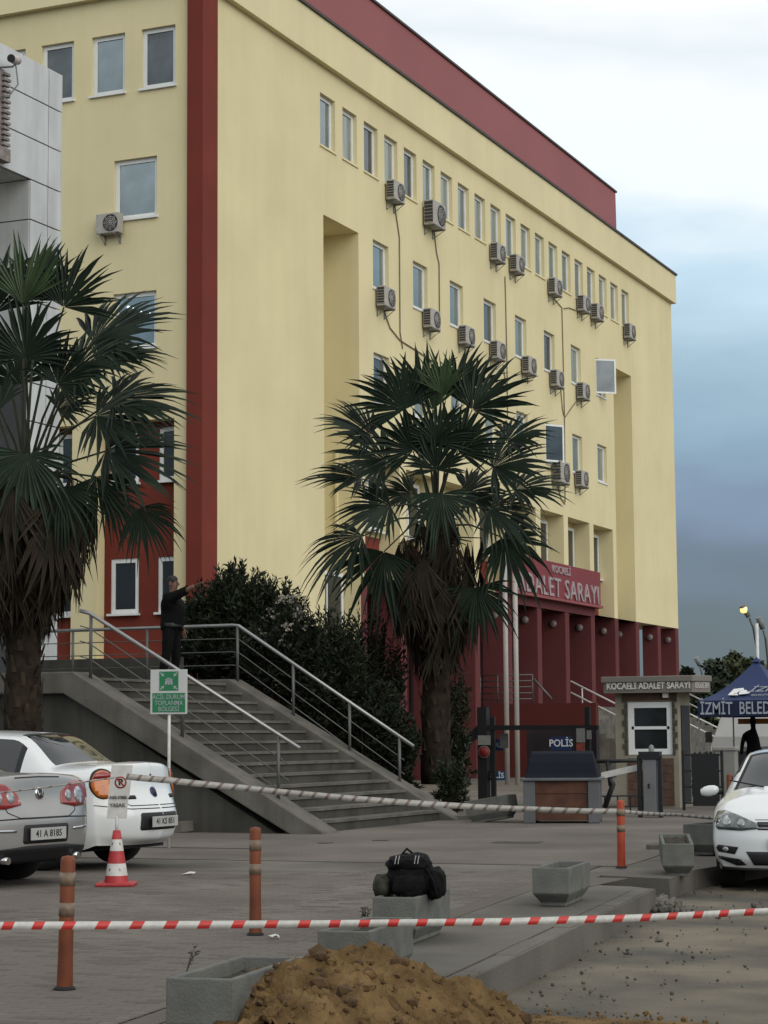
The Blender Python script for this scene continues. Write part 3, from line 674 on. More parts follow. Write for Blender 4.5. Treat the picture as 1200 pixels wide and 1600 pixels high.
def palm(label, base, heart, pxm, dist, fans, skirt, trunk_r, nstubs, seed):
    rnd = random.Random(seed); base = Vector(base)
    t = thing('palm_tree', label, 'palm tree', base, 0, 'fan palms beside the stairs')
    H_ = heart - base; mb = MB(); pts = []; rr = []
    ctr = lambda f: Vector((H_.x * f * f, H_.y * f * f, H_.z * f))
    for i in range(15):
        f = i / 14 * 1.02; pts.append(ctr(f)); rr.append(trunk_r * (1.18 - .36 * f + .05 * math.sin(i * 2.1)))
    mb.tube(pts, rr, 14); mb.obj('trunk', TRUNK, t)
    st = MB()
    for k in range(nstubs):
        f = .05 + .95 * k / nstubs; a = k * 2.4; c = ctr(f); r = trunk_r * (1.16 - .36 * f)
        o = Vector((math.cos(a), math.sin(a), 0)); s_ = Vector((-o.y, o.x, 0)); w = .055 * rnd.uniform(.7, 1.3); h = .18 * rnd.uniform(.7, 1.3)
        p = c + o * r * .96; tp = p + o * .07 * rnd.uniform(.5, 1.6) + Vector((0, 0, h))
        st.add([p - s_ * w, p + s_ * w, tp + s_ * w * .5, tp - s_ * w * .5, p + o * .035 - Vector((0, 0, .01))], [(0, 1, 2, 3), (0, 4, 1), (4, 3, 2), (0, 3, 4), (1, 4, 2)])
    stuff(st.obj('leaf_base', mat('leaf_base_bark', (.036, .028, .019), .95, .35, 5, spec=.1), t))
    TOC = -FW
    for (hx, hy, ang, Rpx, dd, face, span, kind) in fans:
        hub = atd(hx, hy, dist + dd) - base; a = R(ang)
        d = RT * math.cos(a) + UP * math.sin(a) + FW * (dd * .22) + Vector((rnd.uniform(-.1, .1), rnd.uniform(-.1, .1), 0))
        nrm = UP * (1 - face) + TOC * face + RT * rnd.uniform(-.2, .2)
        if abs(math.sin(a)) > .8 and face < .5: nrm = TOC + RT * rnd.uniform(-.5, .5)
        mb = MB(); h0 = H_ + Vector((rnd.uniform(-.08, .08), rnd.uniform(-.08, .08), rnd.uniform(-.30, .05)))
        mid = h0.lerp(hub, .5) + Vector((0, 0, .10 * (hub - h0).length))
        mb.tube([h0, mid, hub], [.026, .018, .013], 5, 1)
        fan(mb, rnd, hub, d, nrm, Rpx / pxm * rnd.uniform(.86, 1.18), 22 if kind == 'f' else 27, span * (1 if kind == 'f' else rnd.uniform(.78, 1.0)), .02 if kind == 'f' else (.04 if math.sin(a) > -.2 else .12), .05 if kind == 'f' else (.14 if math.sin(a) > -.2 else .3), .35 if kind == 'f' else .2)
        mb.obj('frond', [PALMF if kind == 'f' else PALML if kind == 'l' else PALM, PALMP], t, label='fresh bright green upright frond' if kind == 'f' else None)
    for (f, n, L, spread) in skirt:                                # dead leaves hanging down against the trunk
        for k in range(n):
            a = 2 * math.pi * (k + rnd.random()) / n; o = Vector((math.cos(a), math.sin(a), 0)); mb = MB()
            h0 = ctr(f) + o * trunk_r * .8; hub = h0 + o * spread * rnd.uniform(.5, 1.2) + Vector((0, 0, -.12 * rnd.random()))
            mb.tube([h0, hub], [.014, .010], 4)
            fan(mb, rnd, hub, Vector((0, 0, -1)) + o * rnd.uniform(-.10, .18), o, L * rnd.uniform(.75, 1.15), 13, rnd.uniform(22, 40), .0, .05, .1)
            mb.obj('dead_frond', PALMD, t)
    return t
PALML = mat('palm_green_light', (.020, .035, .022), .55, .3, 2.5, spec=.2); PALMP = mat('palm_stalk', (.03, .034, .016), .7, .3, 4)
rb_ = atd(682, 1225, 39.2); rh = atd(684, 800, 39.2)
fansR = [(690, 615, 90, 92, -.1, .9, 55, 'f'), (676, 640, 97, 80, .2, .9, 60, 'f'),
         (632, 640, 122, 108, .0, .55, 100, 'n'), (738, 640, 58, 104, .0, .55, 100, 'n'), (660, 625, 108, 92, .5, .6, 95, 'n'), (715, 620, 72, 92, .5, .6, 95, 'n'),
         (580, 680, 150, 100, .0, .35, 105, 'n'), (792, 690, 33, 98, -.1, .35, 105, 'n'), 
         (565, 748, 170, 112, -.1, .3, 110, 'n'), (602, 720, 160, 92, -.5, .5, 110, 'n'), (805, 765, 5, 84, -.2, .35, 105, 'n'), (770, 730, 18, 95, -.5, .45, 110, 'n'), 
         (645, 705, 112, 86, -.8, .75, 115, 'n'), (715, 705, 68, 86, -.8, .75, 115, 'n'), (682, 690, 90, 84, -.9, .85, 115, 'n'), (682, 735, 95, 70, -.9, .9, 120, 'n'),
         (566, 838, 203, 116, -.2, .4, 105, 'n'), (610, 790, 190, 90, -.6, .5, 105, 'n'), (785, 840, -42, 92, -.3, .5, 105, 'n'), (765, 795, -20, 88, -.6, .5, 105, 'n'),
         (690, 772, 268, 84, -.95, .92, 125, 'l'), (600, 862, 248, 92, -.5, .7, 95, 'n'), (745, 918, -78, 92, -.6, .75, 100, 'n'), 
         (640, 770, 175, 75, .5, .5, 110, 'n'), (730, 770, 5, 75, .5, .5, 110, 'n'),]
palm('fan palm behind the stairs with a shaggy brown skirt, before the yellow facade', rb_, rh, F_PX / 39.2, 39.2, fansR,
     [(.99, 10, .75, .25), (.91, 15, 1.15, .60), (.82, 17, 1.25, .68), (.73, 16, 1.2, .62), (.62, 12, .9, .36), (.52, 10, .7, .2)], .25, 90, 5)
lb = atd(34, 1225, 28.4); lh = atd(42, 740, 28.4)
fansL = [(36, 475, 92, 128, 0, .9, 55, 'f'), (-10, 490, 112, 125, .2, .6, 95, 'n'), (100, 480, 62, 128, .1, .6, 95, 'n'), (60, 470, 80, 115, .6, .7, 95, 'n'), 
         (145, 535, 32, 138, -.1, .4, 105, 'n'), (165, 560, 14, 128, .3, .3, 105, 'n'), (120, 575, 25, 118, -.6, .5, 110, 'n'), (40, 560, 95, 115, -.8, .8, 115, 'n'), (90, 600, 55, 105, -.8, .7, 115, 'n'),
         (175, 625, 4, 124, -.1, .35, 105, 'n'), (150, 650, -8, 112, -.5, .5, 108, 'n'), (165, 705, -6, 132, -.2, .4, 100, 'n'), 
         (42, 710, 266, 118, -.9, .92, 125, 'l'), (215, 795, -52, 90, -.3, .6, 80, 'n'), (150, 745, -70, 92, -.6, .65, 100, 'n'), (165, 770, -30, 90, .5, .5, 95, 'n'),
         (-40, 580, 150, 120, 0, .4, 105, 'n'), (-60, 680, 175, 120, 0, .4, 105, 'n'), (-30, 760, 215, 110, -.4, .5, 105, 'n'), (0, 640, 140, 105, -.7, .6, 110, 'n'), (95, 760, -75, 85, -.8, .7, 100, 'n'), (-10, 800, 240, 95, -.6, .7, 95, 'n'),
         (90, 640, 30, 90, .6, .4, 105, 'n'), (30, 600, 100, 95, .6, .6, 100, 'n'), ]
palm('fan palm in front of the white clad building, above the parked cars', lb, lh, F_PX / 28.4, 28.4, fansL,
     [(1.0, 12, .9, .5), (.95, 15, 1.1, .66), (.87, 15, 1.2, .70), (.79, 13, 1.05, .58), (.68, 12, .85, .34), (.58, 10, .65, .2)], .235, 110, 9)
# ------------------------------------------------------------------ shrubs
def leaf_pts(mb, c, d, L, w, rnd, m):
    s_ = d.cross(Vector((rnd.uniform(-1, 1), rnd.uniform(-1, 1), rnd.uniform(-1, 1)))).normalized(); n_ = d.cross(s_)
    mb.add([c, c + d * L * .5 + s_ * w + n_ * .01, c + d * L, c + d * L * .5 - s_ * w + n_ * .01], [(0, 1, 2, 3)], m)
def shrub(label, base, rx, ry, h, nshoot, seed, flowers=0, light=.0, leaf=.13):
    rnd = random.Random(seed)
    t = thing('oleander_shrub', label, 'shrub', base, 0, 'dark shrubs on the bank behind the stair rail')
    st = MB(); lf = MB(); fl = MB()
    for k in range(nshoot):
        a = rnd.uniform(0, 6.283); q = math.sqrt(rnd.random()); hx = 1 - .30 * q ** 3
        tip = Vector((math.cos(a) * rx * q, math.sin(a) * ry * q, h * hx * rnd.uniform(.35, 1.0) if rnd.random() < .6 else h * hx * rnd.uniform(.85, 1.05)))
        b0 = Vector((tip.x * .25, tip.y * .25, 0)); mid = b0.lerp(tip, .55) + Vector((0, 0, .12 * h))
        if k % 4 == 0: st.tube([b0, mid, tip], [.018, .011, .005], 4, caps=False)
        dsh = (tip - mid).normalized(); nl = 26
        for j in range(nl):
            f = j / nl; c = mid.lerp(tip, f * 1.0) if f > .15 else b0.lerp(mid, .5 + f * 3)
            d = (dsh * rnd.uniform(.3, 1.0) + Vector((rnd.uniform(-1, 1), rnd.uniform(-1, 1), rnd.uniform(-.5, .7)))).normalized()
            leaf_pts(lf, c, d, leaf * rnd.uniform(.7, 1.35), leaf * .14 * rnd.uniform(.7, 1.3), rnd, 1 if rnd.random() < light else 0)
        if flowers and rnd.random() < flowers:
            for j in range(7):
                c = tip + Vector((rnd.uniform(-.09, .09), rnd.uniform(-.09, .09), rnd.uniform(-.08, .08)))
                for q_ in range(3): leaf_pts(fl, c, Vector((rnd.uniform(-1, 1), rnd.uniform(-1, 1), rnd.uniform(-.3, 1))).normalized(), .055, .025, rnd, 0)
    st.obj('stem', TRUNK, t); lf.obj('foliage', [LEAFD, LEAFL], t)
    if fl.v: fl.obj('flowers', FLOW, t)
    return t
def bankz(x, y): return PZ - .10 + min(1, max(0, (bank0(y) - x) / 2.6)) * 2.45
def sh(px, py_top, dist, wpx, label, n, seed, **k):
    top = atd(px, py_top, dist); g_ = max(PZ, bankz(top.x, top.y)) - .03; r = wpx / 2 / (F_PX / dist)
    return shrub(label, (top.x, top.y, g_), r, r * .62, max(.6, top.z - g_), n, seed, **k)
sh(365, 882, 39.5, 150, 'tallest dark leafy shrub, beside the red corner pilaster', 300, 1, light=.22, leaf=.15)
sh(425, 905, 39.2, 130, 'dark rounded shrub between the tallest shrub and the pale flower sprays', 260, 14, light=.05)
sh(452, 940, 38.6, 110, 'dark shrub with pale flower sprays, left of the palm', 220, 2, flowers=.20, light=.10)
sh(312, 935, 39.6, 90, 'dark shrub just behind the person on the stairs, under the pilaster', 190, 3, light=.05)
sh(512, 948, 38.5, 140, 'dense black-green shrub left of the shaggy palm skirt', 280, 4)
sh(580, 955, 39.8, 130, 'dense dark shrub directly behind the palm trunk', 240, 5)
sh(425, 975, 38.6, 170, 'low dark shrub pressed against the middle of the far handrail', 290, 6)
sh(345, 975, 39.3, 120, 'low dark shrub at the top bend of the far handrail', 220, 7)
sh(500, 1010, 38.3, 160, 'low dark shrub below the pale flowers, against the handrail', 270, 8)
sh(565, 1050, 38.4, 140, 'low dark shrub on the slope beside the lower handrail', 240, 9)
sh(615, 1100, 38.4, 90, 'dark shrub at the left foot of the palm trunk', 170, 10)
sh(712, 1045, 40.0, 56, 'reddish sparse shrub right of the palm trunk under the hanging leaves', 70, 11, light=.3)
sh(705, 1185, 37.4, 62, 'small bush with pale leaves at the right foot of the palm trunk', 80, 12, light=.55, leaf=.10)
# ------------------------------------------------------------------ person
def skin_body(verts, edges, mat_, name, parent, sub=2, root=0):
    me = bpy.data.meshes.new(name); me.from_pydata([v[:3] for v in verts], edges, []); o = bpy.data.objects.new(name, me); COL.objects.link(o)
    o.parent = parent; sk = o.modifiers.new('skin', 'SKIN'); sk.use_smooth_shade = True
    for i, v in enumerate(verts):
        r = v[3]; me.skin_vertices[0].data[i].radius = r if isinstance(r, tuple) else (r, r)
    for i in range(len(verts)): me.skin_vertices[0].data[i].use_root = (i == root)
    s_ = o.modifiers.new('sub', 'SUBSURF'); s_.levels = sub; s_.render_levels = sub
    me.materials.append(mat_); return o
pp = at(268, 1066, 'Z', ZL); pp.z = ZL
PE = thing('person', 'person in dark uniform at the top of the stairs with an arm stretched out', 'person', pp, math.atan2(RT.y, RT.x) - .35)
# local: +x faces the way the arm points, +y away to the person's left, feet on z = 0
B = [(0, 0, .98, (.16, .20)), (0.02, 0, 1.12, (.17, .205)), (.03, 0, 1.28, (.165, .215)), (0, 0, 1.43, (.125, .195)), (0, 0, 1.53, (.065, .07)), (.02, 0, 1.60, .06), (.03, 0, 1.68, (.09, .078)), (.025, 0, 1.78, (.095, .08)), (.02, 0, 1.85, .06),
     (-.01, .12, .90, (.105, .10)), (.03, .13, .52, (.075, .07)), (-.02, .14, .10, (.05, .05)), (.02, .14, .04, (.05, .05)), (.17, .16, .03, (.04, .045)),
     (.0, -.12, .90, (.105, .10)), (-.03, -.13, .52, (.075, .07)), (-.12, -.14, .10, (.05, .05)), (-.08, -.14, .04, (.05, .05)), (.07, -.16, .03, (.04, .045)),
     (0, .22, 1.42, .075), (.0, .29, 1.22, .058), (.05, .30, 1.0, .045), (.08, .29, .93, .04),
     (.02, -.20, 1.44, .078), (.22, -.22, 1.52, .060), (.46, -.20, 1.63, .046), (.54, -.20, 1.665, .038)]
Ed = [(0, 1), (1, 2), (2, 3), (3, 4), (4, 5), (5, 6), (6, 7), (7, 8), (0, 9), (9, 10), (10, 11), (11, 12), (12, 13), (0, 14), (14, 15), (15, 16), (16, 17), (17, 18), (3, 19), (19, 20), (20, 21), (21, 22), (3, 23), (23, 24), (24, 25), (25, 26)]
body = skin_body(B, Ed, SKIN, 'body', PE)
UNI = mat('dark_uniform', (.0035, .0035, .004), .9, .3, 15, .3, 90, spec=.15)
def garment(src, keep, off, name, m):
    """a garment grown from the body's own surface, so it follows the pose"""
    bpy.context.view_layer.update()
    me = bpy.data.meshes.new_from_object(src.evaluated_get(bpy.context.evaluated_depsgraph_get()))
    bm = bmesh.new(); bm.from_mesh(me); bpy.data.meshes.remove(me); bm.normal_update()
    bmesh.ops.delete(bm, geom=[f for f in bm.faces if not keep(f.calc_center_median())], context='FACES')
    nn = {v: v.normal.copy() for v in bm.verts}
    for v in bm.verts: v.co += nn[v] * (off + .006 * fbm(v.co.x * 9, v.co.y * 9, v.co.z * 9))
    o = bpy.data.meshes.new(name); bm.to_mesh(o); bm.free(); o.materials.clear(); o.materials.append(m)
    for p in o.polygons: p.use_smooth = True
    ob = bpy.data.objects.new(name, o); COL.objects.link(ob); ob.parent = src.parent
    sd = ob.modifiers.new('thick', 'SOLIDIFY'); sd.thickness = .008; sd.offset = -1; return ob
garment(body, lambda c: .10 < c.z < 1.05 and not (c.y > .19 and c.z > .80), .018, 'trousers', UNI)
garment(body, lambda c: c.z > .93 and c.z < 1.545 + (.2 if c.x > .12 and c.y < -.1 else 0) and not (c.x > .40 and c.y < -.1) and not (c.y > .24 and c.z < 1.03), .028, 'jacket', UNI)
mb = MB()
for x0, y0 in ((-.01, .14), (-.11, -.14)): mb.tube([(x0 - .04, y0, .055), (x0 + .08, y0, .05), (x0 + .2, y0 + .01, .035)], [.058, .056, .04], 10); mb.tube([(x0, y0, .05), (x0, y0, .16)], [.06, .058], 10)
mb.obj('shoes', RUBBER, PE)
hd = MB(); prof = [(.0, .105), (.05, .098), (.082, .070), (.094, .03), (.092, 0), (.086, -.02)]
hd.lathe(prof, 16, (.012, 0, 1.775)); hd.obj('hair', mat('dark_hair', (.012, .010, .009), .6, .3, 40, .4, 150), PE)
fc = MB()
fc.obox((.122, 0, 1.725), (.018, 0, .004), (0, .014, 0), (-.01, 0, .028)); fc.obox((.105, .034, 1.752), (.01, 0, 0), (0, .012, 0), (0, 0, .006), 1); fc.obox((.105, -.034, 1.752), (.01, 0, 0), (0, .012, 0), (0, 0, .006), 1)
fc.obox((.110, 0, 1.672), (.008, 0, 0), (0, .024, 0), (0, 0, .005), 2); fc.obox((.015, .095, 1.735), (.022, 0, 0), (0, .01, 0), (0, 0, .034)); fc.obox((.015, -.095, 1.735), (.022, 0, 0), (0, .01, 0), (0, 0, .034))
fc.obj('face_features', [SKIN, RUBBER, mat('lips', (.16, .05, .045), .5)], PE, bevel=.004)
def hand(M, side):
    hv = [(0, 0, 0, (.030, .022)), (.05, 0, 0, (.040, .018)), (.09, 0, 0, (.040, .015))]; he = [(0, 1), (1, 2)]
    for k, (yy, L) in enumerate(((-.032, .07), (-.011, .082), (.011, .076), (.031, .058))):
        b = len(hv); hv += [(.10, yy, 0, .0095), (.10 + L * .5, yy * 1.1, -.006, .009), (.10 + L, yy * 1.15, -.022, .007)]; he += [(2, b), (b, b + 1), (b + 1, b + 2)]
    b = len(hv); hv += [(.03, side * .040, -.008, .012), (.065, side * .062, -.016, .0105), (.095, side * .066, -.022, .008)]; he += [(0, b), (b, b + 1), (b + 1, b + 2)]
    o = skin_body(hv, he, SKIN, 'hand', PE, 1); o.matrix_basis = M; return o
d1 = Vector((.24, .02, .11)).normalized(); y1 = Vector((0, 1, 0)); z1 = d1.cross(y1)
hand(Matrix.Translation((.53, -.20, 1.66)) @ Matrix((d1, y1, z1)).transposed().to_4x4(), 1)
d2 = Vector((.25, 0, -1)).normalized(); y2 = Vector((1, 0, .25)).normalized(); z2 = d2.cross(y2)
hand(Matrix.Translation((.08, .29, .94)) @ Matrix((d2, y2, z2)).transposed().to_4x4(), 1)
MB().lathe([(.19, -.03), (.195, 0), (.19, .03)], 20, (0, 0, 0)).obj('belt', BLACK, PE).matrix_basis = Matrix.Translation((0.01, 0, 1.0)) @ Matrix.Diagonal((.95, 1.16, 1, 1))
# ------------------------------------------------------------------ cars
def pchip(xs, ys, x):
    n = len(xs)
    h = [xs[i + 1] - xs[i] for i in range(n - 1)]; dl = [(ys[i + 1] - ys[i]) / h[i] for i in range(n - 1)]
    d = [0] * n; d[0], d[-1] = dl[0], dl[-1]
    for i in range(1, n - 1):
        if dl[i - 1] * dl[i] > 0:
            w1, w2 = 2 * h[i] + h[i - 1], h[i] + 2 * h[i - 1]; d[i] = (w1 + w2) / (w1 / dl[i - 1] + w2 / dl[i])
    i = 0
    while i < n - 2 and x > xs[i + 1]: i += 1
    t = (x - xs[i]) / h[i]; t2, t3 = t * t, t * t * t
    return (2 * t3 - 3 * t2 + 1) * ys[i] + (t3 - 2 * t2 + t) * h[i] * d[i] + (-2 * t3 + 3 * t2) * ys[i + 1] + (t3 - t2) * h[i] * d[i + 1]
PAINTW = mat('white_car_paint', (.60, .62, .62), .22, .03, .8, coat=.7, spec=.5)
PAINTS = mat('silver_car_paint', (.285, .28, .27), .34, .06, 2, metal=.35, coat=.6, spec=.5)
CARGL = mat('car_glass', (.014, .018, .019), .05, .2, .8, spec=.8, metal=.12)
TRIM = mat('black_trim', (.010, .010, .011), .6, .1)
CHROME = mat('chrome', (.55, .55, .55), .15, .02, metal=1.0)
TAILR = mat('tail_lamp_red', (.22, .012, .010), .12, .2, 8, coat=.8)
TAILA = mat('tail_lamp_amber', (.45, .12, .012), .15, .25, 8, coat=.8)
CLEAR = mat('clear_lamp', (.30, .32, .32), .12, .35, 14, coat=.8, metal=.3)
HEADL = mat('headlamp_glass', (.10, .115, .115), .10, .45, 9, coat=.9, metal=.35)
PLATE = mat('number_plate', (.34, .34, .33), .5, .06)
TYRE = mat('tyre_rubber', (.011, .011, .011), .85, .2, 10)
RIM = mat('alloy_rim', (.26, .27, .28), .35, .06, metal=.7)
def car_body(spec, NU=9, NV=7):
    rows = 8; st = spec['st']
    def prof(s):
        x, Wm, zs, zm, zb, Wb, Wr, zr, zt = s[:9]; ox = s[9] if len(s) > 9 else (0,) * 8
        pts = [(Wm * .90, zs), (Wm * .975, zs + .14), (Wm, zm), (Wm * .985, zb - .09), (Wb, zb), (Wr, zr), (Wr * .62, zr + (zt - zr) * .78), (0, zt)]
        return [(x + ox[i], p[0], p[1]) for i, p in enumerate(pts)]
    cols = []
    r0 = prof(st[0]); xr, zr_ = spec['xrear'], spec['zrear']
    for t in (0, .4, .72, .92):
        cols.append([(xr[v] + (r0[v][0] - xr[v]) * t ** spec.get('pr', 3.2), r0[v][1] * t, zr_[v] + (r0[v][2] - zr_[v]) * t ** 2) for v in range(rows)])
    ru = len(cols)
    for s in st: cols.append(prof(s))
    r1 = prof(st[-1]); xf, zf = spec['xfront'], spec['zfront']
    for t in (.92, .72, .4, 0):
        cols.append([(xf[v] + (r1[v][0] - xf[v]) * t ** spec.get('pf', 3.0), r1[v][1] * t, zf[v] + (r1[v][2] - zf[v]) * t ** 2) for v in range(rows)])
    nc = len(cols); us = list(range(nc)); vs_ = list(range(rows))
    UU = [i / NU for i in range((nc - 1) * NU + 1)]; VV = [i / NV for i in range((rows - 1) * NV + 1)]
    tmp = [[tuple(pchip(us, [cols[c][v][k] for c in range(nc)], u) for k in range(3)) for v in range(rows)] for u in UU]
    grid = [[tuple(pchip(vs_, [tmp[i][v][k] for v in range(rows)], vv) for k in range(3)) for vv in VV] for i in range(len(UU))]
    return grid, UU, VV, ru
def in_ranges(u, v, rs): return any(a <= u <= b and c <= v <= d for a, b, c, d in rs)
def make_car(name, label, loc, rz, spec, paint):
    t = thing(name, label, 'car', loc, rz, None)
    grid, UU, VV, ru = car_body(spec); nu, nv = len(UU), len(VV)
    parts = {'body': MB(), 'windscreen': MB(), 'rear_window': MB(), 'window_seal': MB()}
    nside = len(spec['side_window'])
    for sg in (1, -1):
        for q in range(nside): parts[('side_window', sg, q)] = MB()
    wr, wxs = spec['R'] + .035, spec['wheels']
    def arch(p):
        x, y, z = p
        for wx in wxs:
            if y > .5 and z < .82:
                d = math.hypot(x - wx, z - spec['R'])
                if d < wr: return True
        return False
    for sgn in (1, -1):
        idx = {k: {} for k in parts}
        for i in range(nu - 1):
            for j in range(nv - 1):
                uc, vc = (UU[i] + UU[i + 1]) / 2 - ru, (VV[j] + VV[j + 1]) / 2
                k = 'body'
                for nm in ('windscreen', 'rear_window', 'side_window'):
                    if in_ranges(uc, vc, spec[nm]): k = nm if nm != 'side_window' else ('side_window', sgn, [q for q in range(nside) if in_ranges(uc, vc, [spec[nm][q]])][0])
                if k == 'body' and any(in_ranges(uc, vc, [(a - .06, b + .06, c - .08, d + .08)]) for nm in ('windscreen', 'rear_window', 'side_window') for a, b, c, d in spec[nm]): k = 'window_seal' if spec.get('seal', True) else 'body'
                q = [(i, j), (i + 1, j), (i + 1, j + 1), (i, j + 1)]
                if all(arch(grid[a][b]) for a, b in q): continue
                f = []
                for a, b in q:
                    if (a, b) not in idx[k]:
                        x, y, z = grid[a][b]
                        if k == 'body' and arch((x, y, z)):
                            for wx in wxs:
                                dx, dz = x - wx, z - spec['R']; d = math.hypot(dx, dz)
                                if d < wr and d > .01: x, z = wx + dx / d * wr, spec['R'] + dz / d * wr
                        if k != 'body' and k != 'window_seal': y *= .994; z -= .003
                        idx[k][(a, b)] = len(parts[k].v); parts[k].v.append(Vector((x, y * sgn, z)))
                    f.append(idx[k][(a, b)])
                if len(set(f)) < 3: continue
                parts[k].f.append(tuple(f if sgn > 0 else f[::-1])); parts[k].m.append(0); parts[k].sm.append(True)
    body = parts['body'].obj('body', paint, t)
    for k in [q for q in parts if q != 'body']:
        if parts[k].v: parts[k].obj(k if isinstance(k, str) else k[0], TRIM if k == 'window_seal' else CARGL, t)
    bm = bmesh.new(); bm.from_mesh(body.data); 
    for k in ('window_seal', 'rear_window', 'windscreen', 'side_window'):
        pass
    bvh = BVHTree.FromBMesh(bm); bm.free()
    # dark underbody and wheel wells
    L0, L1 = spec['xrear'][1] + .12, spec['xfront'][1] - .12
    MB().box((L0 + .5, -.70, .19), (L1 - .5, .70, .46)).box((L0 + .12, -.45, .22), (L1 - .12, .45, .46)).box((L0 + .5, -.55, .2), (L1 - .5, .55, .72)).obj('underbody', TRIM, t)
    for wx in wxs:
        for s in (1, -1):
            w = MB(); y0, y1 = s * .60, s * spec['ytyre']; Rr = spec['R']
            pr = [(Rr * .62, y0), (Rr * .93, y0), (Rr, y0 + s * .03), (Rr, y1 - s * .035), (Rr * .95, y1 - s * .008), (Rr * .72, y1), (Rr * .66, y1 - s * .012)]
            w.lathe(pr, 32, (wx, 0, Rr), 'Y'); wh = w.obj('wheel', TYRE, t)
            r = MB(); r.lathe([(Rr * .665, y1 - s * .02), (Rr * .64, y1 - s * .004), (Rr * .60, y1 - s * .03), (Rr * .58, y1 - s * .07)], 28, (wx, 0, Rr), 'Y')
            r.lathe([(.0, y1 - s * .018), (.06, y1 - s * .02), (.07, y1 - s * .06)], 14, (wx, 0, Rr), 'Y')
            for q in range(7):
                a = q * 2 * math.pi / 7; dv = Vector((math.cos(a), 0, math.sin(a))); pv = Vector((-math.sin(a), 0, math.cos(a)))
                r.obox(Vector((wx, y1 - s * .045, Rr)) + dv * Rr * .33, dv * Rr * .29, (0, .014, 0), pv * .024)
            r.obj('rim', RIM, wh)
            MB().lathe([(.0, y1 - s * .10), (Rr * .6, y1 - s * .10)], 20, (wx, 0, Rr), 'Y').obj('brake_disc', TRIM, wh)
    return t, bvh
def patch(bvh, poly, O, r, u, d, m, name, parent, off=.006, step=.045, th=.02):
    O, r, u, d = Vector(O), Vector(r).normalized(), Vector(u).normalized(), Vector(d).normalized()
    bm = bmesh.new(); f = bm.faces.new([bm.verts.new((a, b, 0)) for a, b in poly])
    xs = [p[0] for p in poly]; ys = [p[1] for p in poly]
    for lo, hi, nrm in ((min(xs), max(xs), (1, 0, 0)), (min(ys), max(ys), (0, 1, 0))):
        n = int((hi - lo) / step)
        for k in range(1, n + 1):
            q = lo + k * (hi - lo) / (n + 1); bmesh.ops.bisect_plane(bm, geom=bm.verts[:] + bm.edges[:] + bm.faces[:], plane_co=(q * nrm[0], q * nrm[1], 0), plane_no=nrm)
    last = None; pts = {}
    miss = []
    for v in bm.verts:
        p = O + r * v.co.x + u * v.co.y; h = bvh.ray_cast(p, d, 4)
        if h[0] is None: miss.append((v, p)); continue
        pts[v] = (h[0] - d * off)
    for v, p in miss:
        if pts:
            w = min(pts, key=lambda q: (q.co - v.co).length); dep = (pts[w] - (O + r * w.co.x + u * w.co.y)).dot(d); pts[v] = p + d * dep
        else: pts[v] = p
    for v in bm.verts: v.co = pts[v]
    bound = [e for e in bm.edges if e.is_boundary]
    ex = bmesh.ops.extrude_edge_only(bm, edges=bound)
    for v in [g for g in ex['geom'] if isinstance(g, bmesh.types.BMVert)]: v.co += d * th
    me = bpy.data.meshes.new(name); bm.to_mesh(me); bm.free(); me.materials.append(m)
    for p in me.polygons: p.use_smooth = len(p.vertices) > 2
    o = bpy.data.objects.new(name, me); COL.objects.link(o); o.parent = parent
    return o
def strip(bvh, pts, w, O, r, u, d, m, name, parent, off=.003):
    poly = []; pts = [Vector(p) for p in pts]; nn = []
    for i in range(len(pts)):
        dd = (pts[min(i + 1, len(pts) - 1)] - pts[max(i - 1, 0)]); nn.append(Vector((-dd.y, dd.x)).normalized() * w / 2)
    poly = [tuple(p + q) for p, q in zip(pts, nn)] + [tuple(p - q) for p, q in reversed(list(zip(pts, nn)))]
    return patch(bvh, poly, O, r, u, d, m, name, parent, off, .08, .004)
def ell(cx, cy, a, b, n=20, rot=0): return [(cx + a * math.cos(2 * math.pi * k / n) * math.cos(rot) - b * math.sin(2 * math.pi * k / n) * math.sin(rot), cy + a * math.cos(2 * math.pi * k / n) * math.sin(rot) + b * math.sin(2 * math.pi * k / n) * math.cos(rot)) for k in range(n)]
def rrect(x0, y0, x1, y1, r=.02, n=4):
    out = []
    for cx, cy, a0 in ((x1 - r, y1 - r, 0), (x0 + r, y1 - r, 90), (x0 + r, y0 + r, 180), (x1 - r, y0 + r, 270)):
        out += [(cx + r * math.cos(R(a0 + 90 * k / n)), cy + r * math.sin(R(a0 + 90 * k / n))) for k in range(n + 1)]
    return out
REAR = dict(O=(-4, 0, 0), r=(0, -1, 0), u=(0, 0, 1), d=(1, 0, 0))          # seen from behind: a = to the right
FRONT = dict(O=(4, 0, 0), r=(0, 1, 0), u=(0, 0, 1), d=(-1, 0, 0))          # seen from the front
LEFT = dict(O=(0, 2, 0), r=(-1, 0, 0), u=(0, 0, 1), d=(0, -1, 0))          # car's left side: a = to the rear
def plate(bvh, t, ax, z, word, side, w=.52, h=.115, name='number_plate'):
    O, r, u, d = (Vector(side[k]) for k in ('O', 'r', 'u', 'd')); hit = bvh.ray_cast(O + r * ax + u * z, d, 4)[0]; c = hit - d * .022
    p = MB().box((c.x - .006, c.y - w / 2, z - h / 2), (c.x + .006, c.y + w / 2, z + h / 2)).obj(name, PLATE, t, bevel=.003)
    text(word, .092, TRIM, p, (c.x + (-.0075 if side is REAR else .0075), c.y, z), (R(90), 0, R(-90) if side is REAR else R(90)), ext=.001, bold=.001)
    return p
